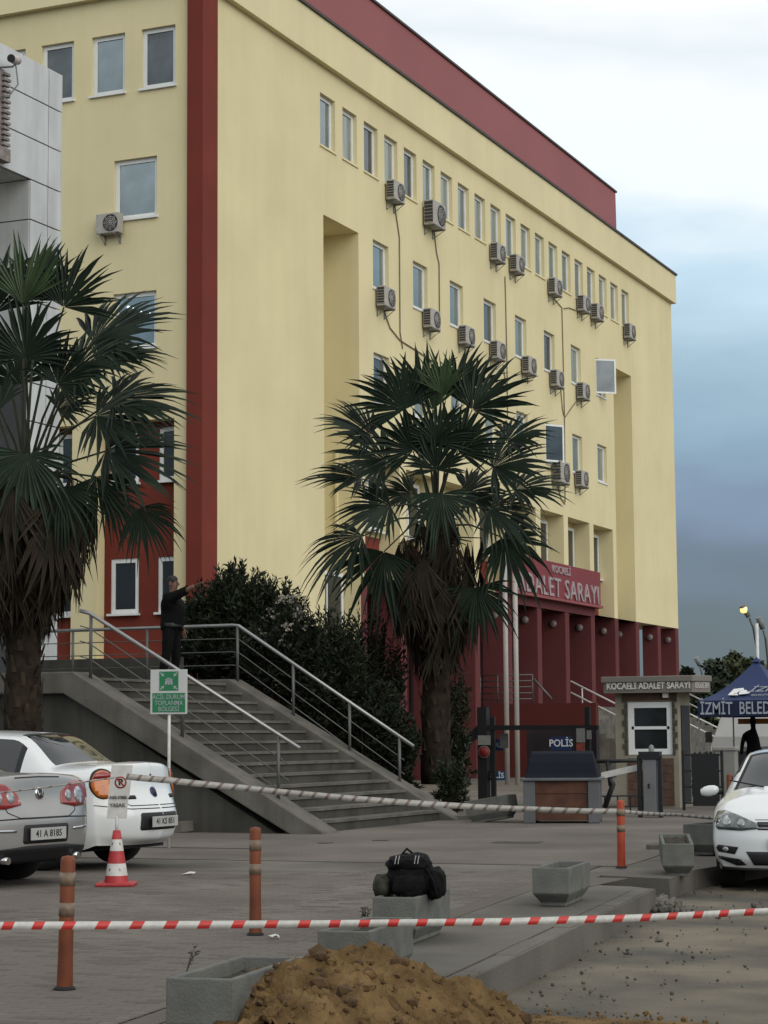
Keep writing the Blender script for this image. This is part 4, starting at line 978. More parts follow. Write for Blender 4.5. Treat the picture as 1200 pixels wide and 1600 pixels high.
# saloon body, stations rear -> front: x, W, z_sill, z_mid, z_belt, W_belt, W_roof, z_roof, z_top, per-row x shift
def sh8(a): return (0, 0, 0, 0) + tuple(a)
saloon = dict(st=[(-2.20, .86, .26, .58, 1.00, .79, .70, 1.055, 1.075, sh8((0, .06, .12, .18))),
                  (-1.80, .895, .22, .58, .985, .83, .72, 1.045, 1.09, sh8((0, .05, .1, .14))),
                  (-1.42, .905, .21, .58, .965, .845, .745, 1.03, 1.105, sh8((0, .02, -.06, -.11))),
                  (-.80, .91, .20, .58, .945, .85, .59, 1.385, 1.435, sh8((0, 0, -.05, -.07))),
                  (-.15, .91, .20, .58, .93, .85, .60, 1.41, 1.468),
                  (.42, .91, .20, .58, .92, .85, .585, 1.375, 1.44, sh8((0, 0, .04, .06))),
                  (1.10, .905, .20, .58, .905, .84, .76, .965, 1.03, sh8((0, .02, .14, .2))),
                  (1.75, .89, .21, .56, .84, .80, .66, .885, .915),
                  (2.14, .83, .25, .50, .70, .74, .60, .755, .775)],
              xrear=(-2.30, -2.39, -2.41, -2.315, -2.27, -2.17, -2.1, -2.02), zrear=(.28, .36, .60, .84, 1.075, 1.085, 1.09, 1.09),
              xfront=(2.30, 2.39, 2.40, 2.36, 2.30, 2.22, 2.16, 2.1), zfront=(.24, .34, .5, .64, .72, .76, .775, .785),
              windscreen=[(5.12, 5.84, 5.3, 7)], rear_window=[(2.16, 2.9, 5.5, 7)], side_window=[(2.76, 4.12, 4.15, 4.84), (4.24, 5.35, 4.15, 4.84)],
              R=.318, wheels=(-1.36, 1.36), ytyre=.875)
def scale_spec(s, zf=1.0, zroof=0.0): return s
# silver saloon at the left edge
PASS_RZ, LIN_RZ = R(180 - 7), R(180 - 2)
def place_by_wheel(px, py, rz, local):                         # car origin such that a tyre's foot meets a photographed point
    g = at(px, py, 'Z', PZ); M = Matrix.Rotation(rz, 3, 'Z'); return g - M @ Vector(local)
pos = place_by_wheel(27, 1373, PASS_RZ, (-1.36, -.80, 0)); pos.z = PZ
PA, bv = make_car('parked_car', 'silver saloon car at the left edge with red tail lamps', pos, PASS_RZ, saloon, PAINTS)
lid = [(-.60, 1.00), (-.50, .72), (-.36, .665), (.36, .665), (.50, .72), (.60, 1.00)]
strip(bv, lid, .010, **REAR, m=TRIM, name='boot_gap', parent=PA)
strip(bv, [(-.86, .645), (-.4, .66), (.4, .66), (.86, .645)], .012, **REAR, m=TRIM, name='bumper_gap', parent=PA)
for s in (-1, 1):
    pl = [(s * a, b) for a, b in ((.30, .79), (.33, .90), (.48, .985), (.66, 1.01), (.83, .985), (.85, .86), (.74, .765), (.52, .755))]
    tl = patch(bv, pl if s > 0 else pl[::-1], **REAR, m=TAILR, name='tail_light', parent=PA, off=.012)
    patch(bv, ell(s * .62, .865, .082, .082), **REAR, m=CLEAR, name='lamp_bowl', parent=tl, off=.018); patch(bv, ell(s * .43, .865, .050, .055), **REAR, m=CLEAR, name='lamp_bowl', parent=tl, off=.018)
    strip(bv, [(s * .42, .545), (s * .62, .548), (s * .84, .56)], .025, **REAR, m=CHROME, name='bumper_trim', parent=PA, off=.006)
em = patch(bv, ell(0, .895, .058, .058, 24), **REAR, m=CHROME, name='round_emblem', parent=PA, off=.012); patch(bv, ell(0, .895, .044, .044, 24), **REAR, m=TRIM, name='emblem_field', parent=em, off=.015)
strip(bv, [(-.036, .925), (-.017, .865), (0, .90), (.017, .865), (.036, .925)], .009, **REAR, m=CHROME, name='emblem_mark', parent=em, off=.019)
strip(bv, [(-.33, 1.045), (0, 1.052), (.33, 1.045)], .012, **REAR, m=TRIM, name='boot_edge', parent=PA)
patch(bv, rrect(-.33, .42, .33, .60, .03), **REAR, m=TRIM, name='plate_recess', parent=PA, off=.004); plate(bv, PA, 0, .51, '41 A 8185', REAR)
patch(bv, [(-.80, .25), (.80, .25), (.80, .36), (.3, .40), (-.3, .40), (-.80, .36)], **REAR, m=TRIM, name='bumper_lower', parent=PA, off=.006)
for s in (-.52, .52): MB().tube([(-2.38, s, .27), (-2.2, s, .28)], .035, 10).obj('exhaust_pipe', CHROME, PA)
# white saloon with round lamps
lin = dict(saloon); lin['st'] = [tuple([s[0]] + [s[1] * .955] + list(s[2:4]) + [s[4] + .045, s[5] * .955, s[6] * .955, s[7] + .055, s[8] + .05] + list(s[9:])) for s in saloon['st']]
lin['xrear'] = (-2.20, -2.34, -2.38, -2.23, -2.17, -2.08, -2.0, -1.93); lin['zrear'] = (.26, .34, .56, .86, 1.145, 1.155, 1.16, 1.16); lin['pr'] = 2.2
lin['st'][0] = (-1.98, .81, .27, .58, 1.06, .745, .66, 1.12, 1.15, sh8((0, .05, .1, .15)))
lin['wheels'] = (-1.30, 1.30); lin['ytyre'] = .84; lin['sealmat'] = TRIM
pos = place_by_wheel(186, 1347, LIN_RZ, (-1.30, -.78, 0)); pos.z = PZ
LI, bv = make_car('parked_car', 'white saloon car with round amber tail lamps beside the silver car', pos, LIN_RZ, lin, PAINTW)
strip(bv, [(-.56, 1.10), (-.54, .74), (-.45, .69), (.45, .69), (.54, .74), (.56, 1.10)], .009, **REAR, m=TRIM, name='boot_gap', parent=LI)
strip(bv, [(-.80, .70), (-.46, .655), (.46, .655), (.80, .70)], .010, **REAR, m=TRIM, name='bumper_gap', parent=LI)
for s in (-1, 1):
    D = dict(O=(-4, s * 1.5, 0), r=(s * .34 * -1 * -1 if False else .0, -1, 0), u=(0, 0, 1), d=(1, 0, 0))
    dd = Vector((1, s * -.55, 0)).normalized(); rr_ = Vector((s * -.55 * -1, -1, 0)); rr_ = dd.cross(Vector((0, 0, 1))).normalized()
    ctr = Vector((-1.99, s * .67, .93)); O = ctr - dd * 2.5; D = dict(O=(O.x, O.y, 0), r=rr_, u=(0, 0, 1), d=dd)
    rim_ = patch(bv, ell(0, .93, .155, .165, 28), **D, m=TRIM, name='lamp_surround', parent=LI, off=.006)
    tl = patch(bv, ell(0, .925, .138, .15, 28), **D, m=TAILA, name='tail_light', parent=LI, off=.018)
    patch(bv, [(-.125, .985), (.125, .985), (.09, 1.04), (0, 1.066), (-.09, 1.04)], **D, m=TAILR, name='brake_lamp', parent=tl, off=.024)
em = patch(bv, ell(0, .83, .055, .055, 20), **REAR, m=BLUES, name='round_badge', parent=LI, off=.012); patch(bv, ell(0, .83, .036, .036, 18), **REAR, m=TRIM, name='badge_field', parent=em, off=.016)
patch(bv, ell(0, .985, .018, .045, 14), **REAR, m=TRIM, name='lid_lock', parent=LI, off=.008)
for s in (-1, 1): patch(bv, rrect(s * .42 - .075, .76, s * .42 + .075, .80, .01), **REAR, m=TRIM, name='model_badge', parent=LI, off=.006)
patch(bv, rrect(-.36, .42, .36, .61, .03), **REAR, m=TRIM, name='plate_recess', parent=LI, off=.004); plate(bv, LI, 0, .51, '41 KS 851', REAR)
strip(bv, [(.52, 1.30), (.53, 1.18), (.60, .99), (.63, .80)], .010, **LEFT, m=TRIM, name='door_gap', parent=LI)
strip(bv, [(-.55, 1.02), (-.5, .80), (-.5, .42)], .010, **LEFT, m=TRIM, name='door_gap', parent=LI)
patch(bv, rrect(.30, .90, .50, .935, .012), **LEFT, m=PAINTW, name='door_handle', parent=LI, off=.02)
patch(bv, rrect(1.30, .80, 1.50, .83, .01), **LEFT, m=TAILA, name='side_marker', parent=LI, off=.004)
# white hatchback at the right edge, facing the camera
hatch = dict(st=[(-1.95, .86, .26, .60, 1.00, .80, .62, 1.12, 1.14, sh8((0, .05, .08, .1))),
                 (-1.55, .89, .22, .60, .99, .84, .60, 1.33, 1.38, sh8((0, .1, .1, .1))),
                 (-.9, .90, .21, .60, .96, .85, .61, 1.40, 1.455),
                 (-.2, .90, .21, .60, .945, .85, .61, 1.41, 1.468),
                 (.42, .90, .21, .60, .935, .85, .60, 1.375, 1.44, sh8((0, 0, .04, .06))),
                 (1.06, .90, .21, .60, .93, .83, .74, .98, 1.045, sh8((0, .02, .14, .2))),
                 (1.55, .89, .21, .57, .885, .795, .66, .93, .965),
                 (1.93, .84, .25, .52, .745, .755, .60, .80, .83)],
             xrear=(-2.05, -2.12, -2.13, -2.1, -2.08, -2.0, -1.97, -1.95), zrear=(.28, .36, .6, .84, 1.06, 1.12, 1.13, 1.14),
             xfront=(2.10, 2.17, 2.165, 2.13, 2.06, 2.0, 1.96, 1.9), zfront=(.22, .32, .50, .66, .76, .80, .82, .835),
             windscreen=[(4.10, 4.86, 5.28, 7)], rear_window=[(.1, .9, 5.2, 7)], side_window=[(.9, 2.2, 4.2, 4.85), (2.3, 3.1, 4.15, 4.9), (3.2, 4.35, 4.15, 4.86)],
             R=.318, wheels=(-1.31, 1.31), ytyre=.865, pf=2.6)
G_RZ = R(-81)
g = at(1119, 1386, 'Z', 0); pos = g - Matrix.Rotation(G_RZ, 3, 'Z') @ Vector((1.62, -.865, 0)); pos.z = -.01
GO, bv = make_car('parked_car', 'white hatchback parked on the dusty road at the right edge', pos, G_RZ, hatch, PAINTW)
for s in (-1, 1):
    hl_ = [(s * a, b) for a, b in ((.36, .648), (.38, .70), (.56, .775), (.72, .83), (.82, .815), (.855, .70), (.80, .635), (.55, .625))]
    ho = patch(bv, hl_ if s > 0 else hl_[::-1], **FRONT, m=HEADL, name='headlight', parent=GO, off=.012)
    patch(bv, ell(s * .55, .70, .042, .042, 18), **FRONT, m=CLEAR, name='lamp_bowl', parent=ho, off=.018); patch(bv, ell(s * .71, .715, .050, .050, 18), **FRONT, m=CLEAR, name='lamp_bowl', parent=ho, off=.018)
    fl_ = [(s * a, b) for a, b in ((.58, .455), (.80, .475), (.845, .41), (.62, .38))]
    fo = patch(bv, fl_ if s < 0 else fl_[::-1], **FRONT, m=TRIM, name='fog_lamp_grille', parent=GO, off=.006); patch(bv, ell(s * .72, .43, .032, .026, 14), **FRONT, m=CLEAR, name='fog_lamp', parent=fo, off=.012)
    lw_ = [(s * a, b) for a, b in ((.50, .27), (.56, .33), (.80, .36), (.80, .335), (.60, .26))]
    patch(bv, lw_ if s < 0 else lw_[::-1], **FRONT, m=TRIM, name='bumper_intake', parent=GO, off=.006)
    m_ = MB().tube([(.66, s * .86, .985), (.68, s * .94, .99)], .03, 8); mr = m_.obj('wing_mirror', TRIM, GO)
    mm = MB(); mm.lathe([(.0, -.13), (.055, -.12), (.085, -.06), (.092, .0), (.08, .07), (.045, .115), (0, .125)], 14, (0, 0, 0), 'Y')
    mo = mm.obj('mirror_shell', PAINTW, mr); mo.location = (.70, s * 1.0, 1.0); mo.scale = (.55, .82, .66); mo.rotation_euler.x = R(-10 * s)
    MB().obox((.655, s * 1.0, 1.0), (.006, 0, 0), (0, .08, 0), (0, 0, .042)).obj('mirror_glass', GLASS, mr)
gr = patch(bv, [(-.37, .635), (.37, .635), (.38, .715), (-.38, .715)], **FRONT, m=TRIM, name='grille', parent=GO, off=.008)
strip(bv, [(-.37, .652), (.37, .652)], .010, **FRONT, m=CHROME, name='grille_bar', parent=gr, off=.016); strip(bv, [(-.37, .692), (.37, .692)], .006, **FRONT, m=GREYM, name='grille_bar', parent=gr, off=.016)
em = patch(bv, ell(0, .675, .056, .056, 22), **FRONT, m=CHROME, name='round_emblem', parent=GO, off=.024); patch(bv, ell(0, .675, .042, .042, 22), **FRONT, m=TRIM, name='emblem_field', parent=em, off=.027)
strip(bv, [(-.40, .735), (0, .738), (.40, .735)], .007, **FRONT, m=TRIM, name='bonnet_gap', parent=GO)
patch(bv, [(-.50, .41), (-.42, .27), (.42, .27), (.50, .41)], **FRONT, m=TRIM, name='lower_grille', parent=GO, off=.008)
p = plate(bv, GO, 0, .50, '41 NE 905', FRONT); pm = p.data.vertices; px_ = max(v.co.x for v in pm); y_ = min(v.co.y for v in pm); MB().box((px_ + .0005, y_ + .003, .447), (px_ + .002, y_ + .045, .553)).obj('plate_band', BLUES, p)
strip(bv, [(-.78, .235), (-.5, .225), (.5, .225), (.78, .235)], .03, **FRONT, m=TRIM, name='front_lip', parent=GO, off=.012)
for s in (-1, 1):
    MB().tube([(1.20, s * .12 - .25, 1.055), (1.10, s * .3 - .2, 1.075), (.98, s * .3 - .45, 1.12)], .009, 5).obj('wiper', TRIM, GO)
# ------------------------------------------------------------------ planters
def planter(loc, rz, w, L, h, label, soil=.05, tilt=0):
    t = thing('concrete_planter', label, 'planter', loc, rz, 'concrete planter boxes along the broken kerb')
    wl = .035; b = .70; hb = h * .30
    mb = MB()
    def ring(sx, sy, z): return [(-sx, -sy, z), (sx, -sy, z), (sx, sy, z), (-sx, sy, z)]
    hx, hy = w / 2, L / 2
    vs = ring(hx * b, hy * .80, 0) + ring(hx * b, hy * .80, .03) + ring(hx * .96, hy * .97, hb) + ring(hx, hy, hb + .015) + ring(hx, hy, h) + ring(hx - wl, hy - wl, h) + ring(hx - wl - .005, hy - wl - .005, h - soil - .02)
    fs = [(3, 2, 1, 0)]
    for k in range(6):
        for i in range(4): j = (i + 1) % 4; fs.append((k * 4 + i, k * 4 + j, k * 4 + 4 + j, k * 4 + 4 + i))
    mb.add(vs, fs); bx = mb.obj('box', CONCP, t, bevel=.008)
    s = MB(); n = 9; vs = []
    for j in range(n):
        for i in range(n): vs.append(((-1 + 2 * i / (n - 1)) * (hx - wl), (-1 + 2 * j / (n - 1)) * (hy - wl), h - soil + random.uniform(-.012, .012)))
    s.add(vs, [(j * n + i, j * n + i + 1, (j + 1) * n + i + 1, (j + 1) * n + i) for j in range(n - 1) for i in range(n - 1)], 0, True); s.obj('soil', SOIL, t)
    return t
KA = math.atan2(KD.y, KD.x) - math.pi / 2
planter((-4.70, 8.96, PZ), KA, .33, .98, .32, 'concrete planter with dry soil, partly buried by the earth heap', .07)
planter((-5.05, 11.27, PZ), KA, .31, .95, .32, 'concrete planter just behind the earth heap, under the front tape', .05)
P3 = planter((-5.77, 13.66, PZ), KA, .31, .96, .32, 'concrete planter carrying the black rucksack', .03)
planter((-5.80, 17.00, PZ), KA, .31, .98, .32, 'empty concrete planter standing alone between rucksack and dug kerb', .10)
planter((-5.98, 21.2, PZ), KA + R(10), .32, .9, .34, 'tilted concrete planter just left of the white hatchback', .04).rotation_euler.x = R(4)
planter((-6.45, 24.6, PZ), KA + R(-20), .40, .9, .36, 'grey concrete planter behind the tilted one, half hidden by the hatchback', .04)
q = planter((-12.35, 32.75, PZ + .02), KA + R(78), .40, .78, .38, 'toppled concrete planter beside the stairs and the waste container', .04); q.rotation_euler.x = R(-9)
def slab(px, py, dz, a, w, L, h, label, nm='concrete_slab', cat='slab'):
    p = at(px, py, 'Z', PZ); mb = MB(); pts = []
    n = 9
    for k in range(n): t = 2 * math.pi * k / n; r = random.uniform(.75, 1.1); pts.append((w / 2 * r * math.copysign(abs(math.cos(t)) ** .6, math.cos(t)), L / 2 * r * math.copysign(abs(math.sin(t)) ** .6, math.sin(t))))
    mb.prism(pts, 0, h); o = mb.obj(nm, SLABM, None, bevel=.012); o.location = (p.x, p.y, PZ + dz); o.rotation_euler = (R(3), R(-3), a); return tag(o, label, cat)
slab(728, 1280, .0, .4, 1.0, .5, .09, 'broken flat concrete slab at the foot of the stairs')
slab(1036, 1326, .0, .2, .42, .3, .07, 'loose pale stone slab on the paving left of the tilted planter')
slab(1047, 1318, .0, 1.2, .16, .14, .12, 'small concrete lump lying against the tilted planter', 'concrete_lump', 'rubble')
slab(281, 1300, .0, .1, .5, .28, .16, 'pale concrete wheel stop behind the white saloon', 'wheel_stop', 'wheel stop')
# metal covers, a drain slot, stains and litter on the plaza
COV = mat('worn_iron_cover', (.042, .040, .037), .7, .3, 20, .4, 80)
def cover(px, py, w, L, label):
    p = at(px, py, 'Z', PZ); o = MB().box((-w / 2, -L / 2, -.02), (w / 2, L / 2, .003)).obj('iron_cover', COV); o.location = (p.x, p.y, PZ); o.rotation_euler.z = KA; tag(o, label, 'drain cover', 'iron covers set in the paving')
cover(808, 1316, .62, .40, 'dark iron cover set in the paving before the waste container')
cover(595, 1313, .20, .16, 'small iron cover in the paving at the foot of the stairs')
cover(508, 1317, .16, .22, 'small worn iron cover left of the other at the foot of the stairs')
a_, b_ = at(190, 1323, 'Z', PZ), at(400, 1326, 'Z', PZ); w_ = Vector((-(b_ - a_).y, (b_ - a_).x, 0)).normalized() * .035
o = MB().prism([tuple((a_ - w_)[:2]), tuple((b_ - w_)[:2]), tuple((b_ + w_)[:2]), tuple((a_ + w_)[:2])], PZ - .02, PZ + .002).obj('drain_slot', COV); tag(o, 'long dark drain slot across the paving behind the traffic cone', 'drain')
def litter(px, py, s, label, m):
    p = at(px, py, 'Z', PZ); rnd = random.Random(int(px)); mb = MB(); vs = [(math.cos(k) * s * rnd.uniform(.5, 1.2), math.sin(k) * s * rnd.uniform(.4, .8), rnd.uniform(.003, .03)) for k in (0, .9, 1.8, 2.7, 3.6, 4.5, 5.4)]
    o = mb.add(vs + [(0, 0, .035)], [(i, (i + 1) % 7, 7) for i in range(7)]).obj('paper_scrap', m); o.location = (p.x, p.y, PZ); tag(o, label, 'litter')
litter(296, 1367, .09, 'pale crumpled paper scrap on the paving right of the cone', WHITEP)
litter(430, 1467, .05, 'small scrap beside the foot of the middle bollard', WHITEP)
# ------------------------------------------------------------------ black rucksack
BG = thing('rucksack', 'black cloth rucksack slumped on the concrete planter', 'bag', (-5.72, 13.50, PZ + .30), KA + R(12))
def lump(mb, c, rx, ry, rz_, seed, n=18, m=0, amp=.16):
    o = len(mb.v); vs = []; fs = []
    for j in range(n + 1):
        th = math.pi * j / n
        for i in range(2 * n):
            ph = math.pi * i / n; d = Vector((math.sin(th) * math.cos(ph), math.sin(th) * math.sin(ph), math.cos(th)))
            e = Vector([math.copysign(abs(q_) ** .75, q_) for q_ in d]); s = 1 + amp * fbm(d.x * 1.8 + seed, d.y * 1.8, d.z * 1.8) + .05 * fbm(d.x * 6 + seed, d.y * 6, d.z * 6)
            vs.append(Vector(c) + Vector((e.x * rx * s, e.y * ry * s, max(-.9, e.z) * rz_ * s)))
    for j in range(n):
        for i in range(2 * n): i2 = (i + 1) % (2 * n); fs.append((j * 2 * n + i, (j + 1) * 2 * n + i, (j + 1) * 2 * n + i2, j * 2 * n + i2))
    mb.add(vs, fs, m, True)
mb = MB(); lump(mb, (0, .0, .15), .165, .14, .145, 3); mb.obj('main_bag', BAGM, BG)
mb = MB(); lump(mb, (0, -.03, .235), .155, .12, .055, 9); mb.obj('top_flap', BAGM, BG)
mb = MB(); lump(mb, (-.19, -.02, .075), .062, .10, .085, 5); mb.obj('side_pocket', mat('dark_olive_cloth', (.022, .021, .012), .8, .5, 18), BG)
mb = MB(); lump(mb, (.18, .02, .09), .07, .11, .11, 15); mb.obj('side_pocket', BAGM, BG)
mb = MB(); lump(mb, (0, -.14, .09), .11, .04, .075, 19); mb.obj('front_pocket', BAGM, BG)
for x in (-.075, .06):
    mb = MB()
    for dx in (-.011, .011): mb.tube([(x + dx, -.10, .288), (x + dx - .004, -.148, .262), (x + dx - .008, -.158, .235)], .0035, 5)
    mb.obj('strap_buckle', mat('buckle_grey', (.25, .25, .24), .5), BG)
mb = MB(); mb.tube([(.12, -.12, .2), (.17, -.13, .12), (.19, -.12, .03), (.2, -.08, -.0)], .012, 5); mb.tube([(-.06, .02, .285), (-.02, .03, .33), (.03, .02, .29)], .009, 5); mb.obj('shoulder_strap', BAGM, BG)
# weeds round the planters
def weed(px, py, z, h, n, seed, label, dead=False):
    rnd = random.Random(seed); p = at(px, py, 'Z', z); mb = MB()
    for k in range(n):
        a = rnd.uniform(0, 6.28); d = Vector((math.cos(a) * rnd.uniform(.1, .6), math.sin(a) * rnd.uniform(.1, .6), 1)).normalized(); L = h * rnd.uniform(.5, 1)
        e = d * L; mb.tube([(0, 0, -.01), e * .55, e + Vector((d.x, d.y, -.2)) * L * .15], [.0035, .0028, .0012], 4, caps=False)
        for j in range(7):
            c = e * rnd.uniform(.25, 1); leaf_pts(mb, c, Vector((rnd.uniform(-1, 1), rnd.uniform(-1, 1), rnd.uniform(-.1, .8))).normalized(), rnd.uniform(.02, .05), .006, rnd, 1)
    o = mb.obj('weed', [mat('dry_stem', (.05, .045, .03), .9), mat('weed_leaf', (.035, .042, .022), .8, .3, 10)]); o.location = (p.x, p.y, z)
    return tag(o, label, 'weed', 'weeds round the planters')
weed(290, 1519, PZ + .30, .17, 2, 1, 'tall thin dry weed by the planter next to the earth heap')
for i, (x, y, h, n, l) in enumerate(((590, 1452, .12, 6, 'scrubby weed tuft at the left foot of the planter with the rucksack'), (632, 1452, .20, 5, 'taller weed in front of the planter with the rucksack'), (572, 1444, .14, 7, 'grey dry weed tuft left of the planter with the rucksack'), (596, 1404, .08, 4, 'small pale weed beside the rucksack'), (612, 1400, .09, 8, 'low green weed under the rucksack, growing in its planter'), (655, 1400, .07, 8, 'weed right below the rucksack buckles'))):
    weed(x, y, PZ + (.3 if i >= 4 else 0), h, n, 20 + i, l)
# ------------------------------------------------------------------ earth heap
DH = thing('earth_heap', 'heap of yellow-brown earth dumped at the kerb in the foreground', 'earth heap', (-4.5, 10.4, 0))
ridge = []
for px_, py_, d_ in ((348, 1592, 9.45), (400, 1556, 9.65), (450, 1522, 9.85), (500, 1497, 10.05), (545, 1487, 10.2), (588, 1491, 10.3), (618, 1512, 10.4), (652, 1548, 10.5), (690, 1538, 10.65), (722, 1552, 10.75), (762, 1582, 10.95), (805, 1606, 11.1), (480, 1560, 9.3), (560, 1560, 9.5), (640, 1580, 9.8), (700, 1600, 10.1)):
    q = C0 + ray(px_, py_) * d_; ridge.append((q.x, q.y, max(.04, q.z)))
def hz(x, y):
    z = 0
    for rx_, ry_, h in ridge:
        d = math.hypot(x - rx_, y - ry_); w_ = h * 1.15 + .14
        z = max(z, h * (1.04 * math.exp(-(d / w_) ** 2 * 1.5) - .04))
    return z
mb = MB(); n = 230; vs = []
for j in range(n):
    for i in range(n):
        x = -5.6 + 2.9 * i / (n - 1); y = 8.3 + 3.3 * j / (n - 1); z = hz(x, y); a = min(1, max(0, z * 6))
        r = .05 * fbm(x * 2.2, y * 2.2, 5) + .040 * abs(fbm(x * 6, y * 6, 1)) + .040 * fbm(x * 13, y * 13, 2) + .022 * fbm(x * 34, y * 34, 4)
        base = PZ if x < kerb_line(0, y) else 0.0
        zz = z + r * a
        vs.append((x, y, zz if zz > base - .03 else base - .05))
mb.add(vs, [(j * n + i, j * n + i + 1, (j + 1) * n + i + 1, (j + 1) * n + i) for j in range(n - 1) for i in range(n - 1)], 0, True)
for k in range(len(mb.v)): mb.v[k] = mb.v[k] - Vector((-4.5, 10.4, 0))
mb.obj('mound', DIRT, DH)
cl = MB(); rnd = random.Random(4); tree_pts = mb.v
for k in range(1500):
    v = tree_pts[rnd.randrange(len(tree_pts))]
    if v.z < .04: continue
    pebble(cl, v + Vector((rnd.uniform(-.01, .01), rnd.uniform(-.01, .01), .004)), rnd.choice((.008, .011, .014, .018, .024, .034) if rnd.random() < .93 else (.04, .05)))
stuff(cl.obj('clods', [DIRT, mat('dark_clod', (.075, .042, .018), .97, .3, 9)], DH))
spill = MB()
for k in range(900):
    a = rnd.uniform(0, 6.28); d = rnd.uniform(.7, 1.9); x, y = -4.3 + d * math.cos(a), 10.5 + d * .8 * math.sin(a)
    if x < kerb_line(-.02, y): continue
    pebble(spill, (x, y, .0), rnd.choice((.006, .009, .012, .02)))
stuff(spill.obj('spilled_dirt', [DIRT, DIRT]))
# ------------------------------------------------------------------ bollards
def bollard(px, py, lean, label, h=.75, bands=True, om=None):
    p = at(px, py, 'Z', PZ); t = thing('bollard', label, 'bollard', (p.x, p.y, PZ), 0, 'orange plastic bollards'); r = .042
    MB().lathe([(.0, 0), (r * 1.5, 0), (r * 1.5, .008), (r * 1.15, .02)], 20).obj('base_plate', RUBBER, t)
    b = MB().lathe([(r * 1.1, .01), (r * 1.08, .05), (r, h * .3), (r, h - .03), (r * .85, h - .008), (0, h)], 20).obj('post', om or ORANGE, t)
    if bands:
        for z in (h - .17, h - .34): MB().lathe([(r + .0005, z - .0), (r + .0025, z), (r + .0025, z + .075), (r + .0005, z + .075)], 20).obj('reflective_band', REFL, b)
    t.rotation_euler = (0, R(lean), 0); return t
bollard(101, 1546, 1.2, 'orange bollard nearest the left edge, with worn pale bands', .75)
bollard(399, 1461, 0, 'brownish orange bollard in the middle of the paving', .77)
bollard(971, 1356, .3, 'bright orange bollard by the dug-out kerb holding the far tape', .72, om=ORANGEB)
bollard(1141, 1285, 0, 'small orange bollard tip showing over the wing mirror of the white hatchback', .78, False)
# ------------------------------------------------------------------ barrier tapes
def tape(pts, w, period, red_frac, label, mats, sag=.0, twist=0.0, slant=.5):
    """a ribbon with slanted printed bars as separate faces"""
    mb = MB(); P = [Vector(p) for p in pts]; cum = [0]
    for a, b in zip(P, P[1:]): cum.append(cum[-1] + (b - a).length)
    def pos(s):
        s = max(0, min(cum[-1] - 1e-6, s)); i = max(k for k in range(len(cum) - 1) if cum[k] <= s); f = (s - cum[i]) / (cum[i + 1] - cum[i])
        q = P[i].lerp(P[i + 1], f); q.z -= sag * 4 * f * (1 - f) * (cum[i + 1] - cum[i]) / 5; return q
    st = []; s = 0
    while s < cum[-1]:
        for k in range(3): st.append((s + period * red_frac * k / 3, 1))
        for k in range(5): st.append((s + period * (red_frac + (1 - red_frac) * k / 5), 0))
        s += period
    vs = []
    for ss, m in st:
        for tt in (-1, 1):
            q = pos(ss + tt * slant * w * .5); wob = twist * math.sin(ss * 1.3)
            vs.append(q + Vector((math.sin(wob) * .6, .25 * math.sin(ss * 2.3), 1)) * tt * w / 2)
    mb.v = vs
    for i in range(len(st) - 1): mb.f.append((2 * i, 2 * i + 2, 2 * i + 3, 2 * i + 1)); mb.m.append(st[i][1]); mb.sm.append(True)
    o = mb.obj('barrier_tape', mats); so_ = o.modifiers.new('thick', 'SOLIDIFY'); so_.thickness = .0015
    return tag(o, label, 'tape')
b1 = at(101, 1546, 'Z', PZ)
t0 = [C0 + ray(-900, 1462) * 9.6, C0 + ray(-60, 1447) * 10.6, C0 + ray(103, 1446) * 11.0, C0 + ray(480, 1444) * 11.3, C0 + ray(800, 1440) * 11.9, C0 + ray(1000, 1434) * 12.2, C0 + ray(1260, 1421) * 12.7, C0 + ray(2300, 1350) * 16.0]
tape(t0, .041, .182, .36, 'red and white barrier tape stretched across the foreground', [TAPEW, REDT], 0, .05, .5)
cone_p = at(182, 1384, 'Z', PZ)
t1 = [C0 + ray(196, 1213) * 19.6, C0 + ray(262, 1219) * 20.0, C0 + ray(380, 1231) * 20.4, C0 + ray(500, 1243) * 20.9, C0 + ray(700, 1258) * 21.6, C0 + ray(820, 1264) * 22.0, C0 + ray(968, 1268) * 22.3]
tape(t1, .060, .155, .26, 'pale barrier tape running from the parking sign to the bright orange bollard', [TAPED, TAPEG], .02, .12, .8)
tape([C0 + ray(974, 1268) * 22.3, C0 + ray(1060, 1273) * 24, C0 + ray(1180, 1282) * 26], .04, .2, .3, 'barrier tape continuing from the bright bollard behind the hatchback', [TAPED, TAPEG], .02, .2)
tape([C0 + ray(-40, 1243) * 17.0, C0 + ray(60, 1232) * 18.3, C0 + ray(186, 1214) * 19.5], .014, .3, .2, 'thin twisted tape crossing the rear of the silver car', [TAPED, TAPEG], .0, .3)
# ------------------------------------------------------------------ cone with parking sign
CN = thing('traffic_cone', 'red and white traffic cone carrying a no parking board', 'traffic cone', (cone_p.x, cone_p.y, PZ), YAW)
MB().box((-.185, -.185, 0), (.185, .185, .035)).obj('base', REDC, CN, bevel=.012)
def crad(z): return .118 - (z - .035) * .165
zz = [.035, .10, .215, .335, .445, .53]
for i in range(5):
    MB().lathe([(crad(zz[i]), zz[i]), (crad(zz[i + 1]), zz[i + 1])] if i < 4 else [(crad(zz[i]), zz[i]), (crad(zz[i + 1]), zz[i + 1]), (0, zz[i + 1])], 24).obj('red_band' if i % 2 == 0 else 'white_band', REDC if i % 2 == 0 else WHITEP, CN)
hl2 = MB()
for z, aa in ((.155, (-.5, .35)), (.40, (-.45, .5))):
    for a in aa: d = Vector((math.sin(a), -math.cos(a), 0)); hl2.lathe([(0, .004), (.013, .004), (.016, 0)], 8, d * crad(z) + Vector((0, 0, z)), 'Y')
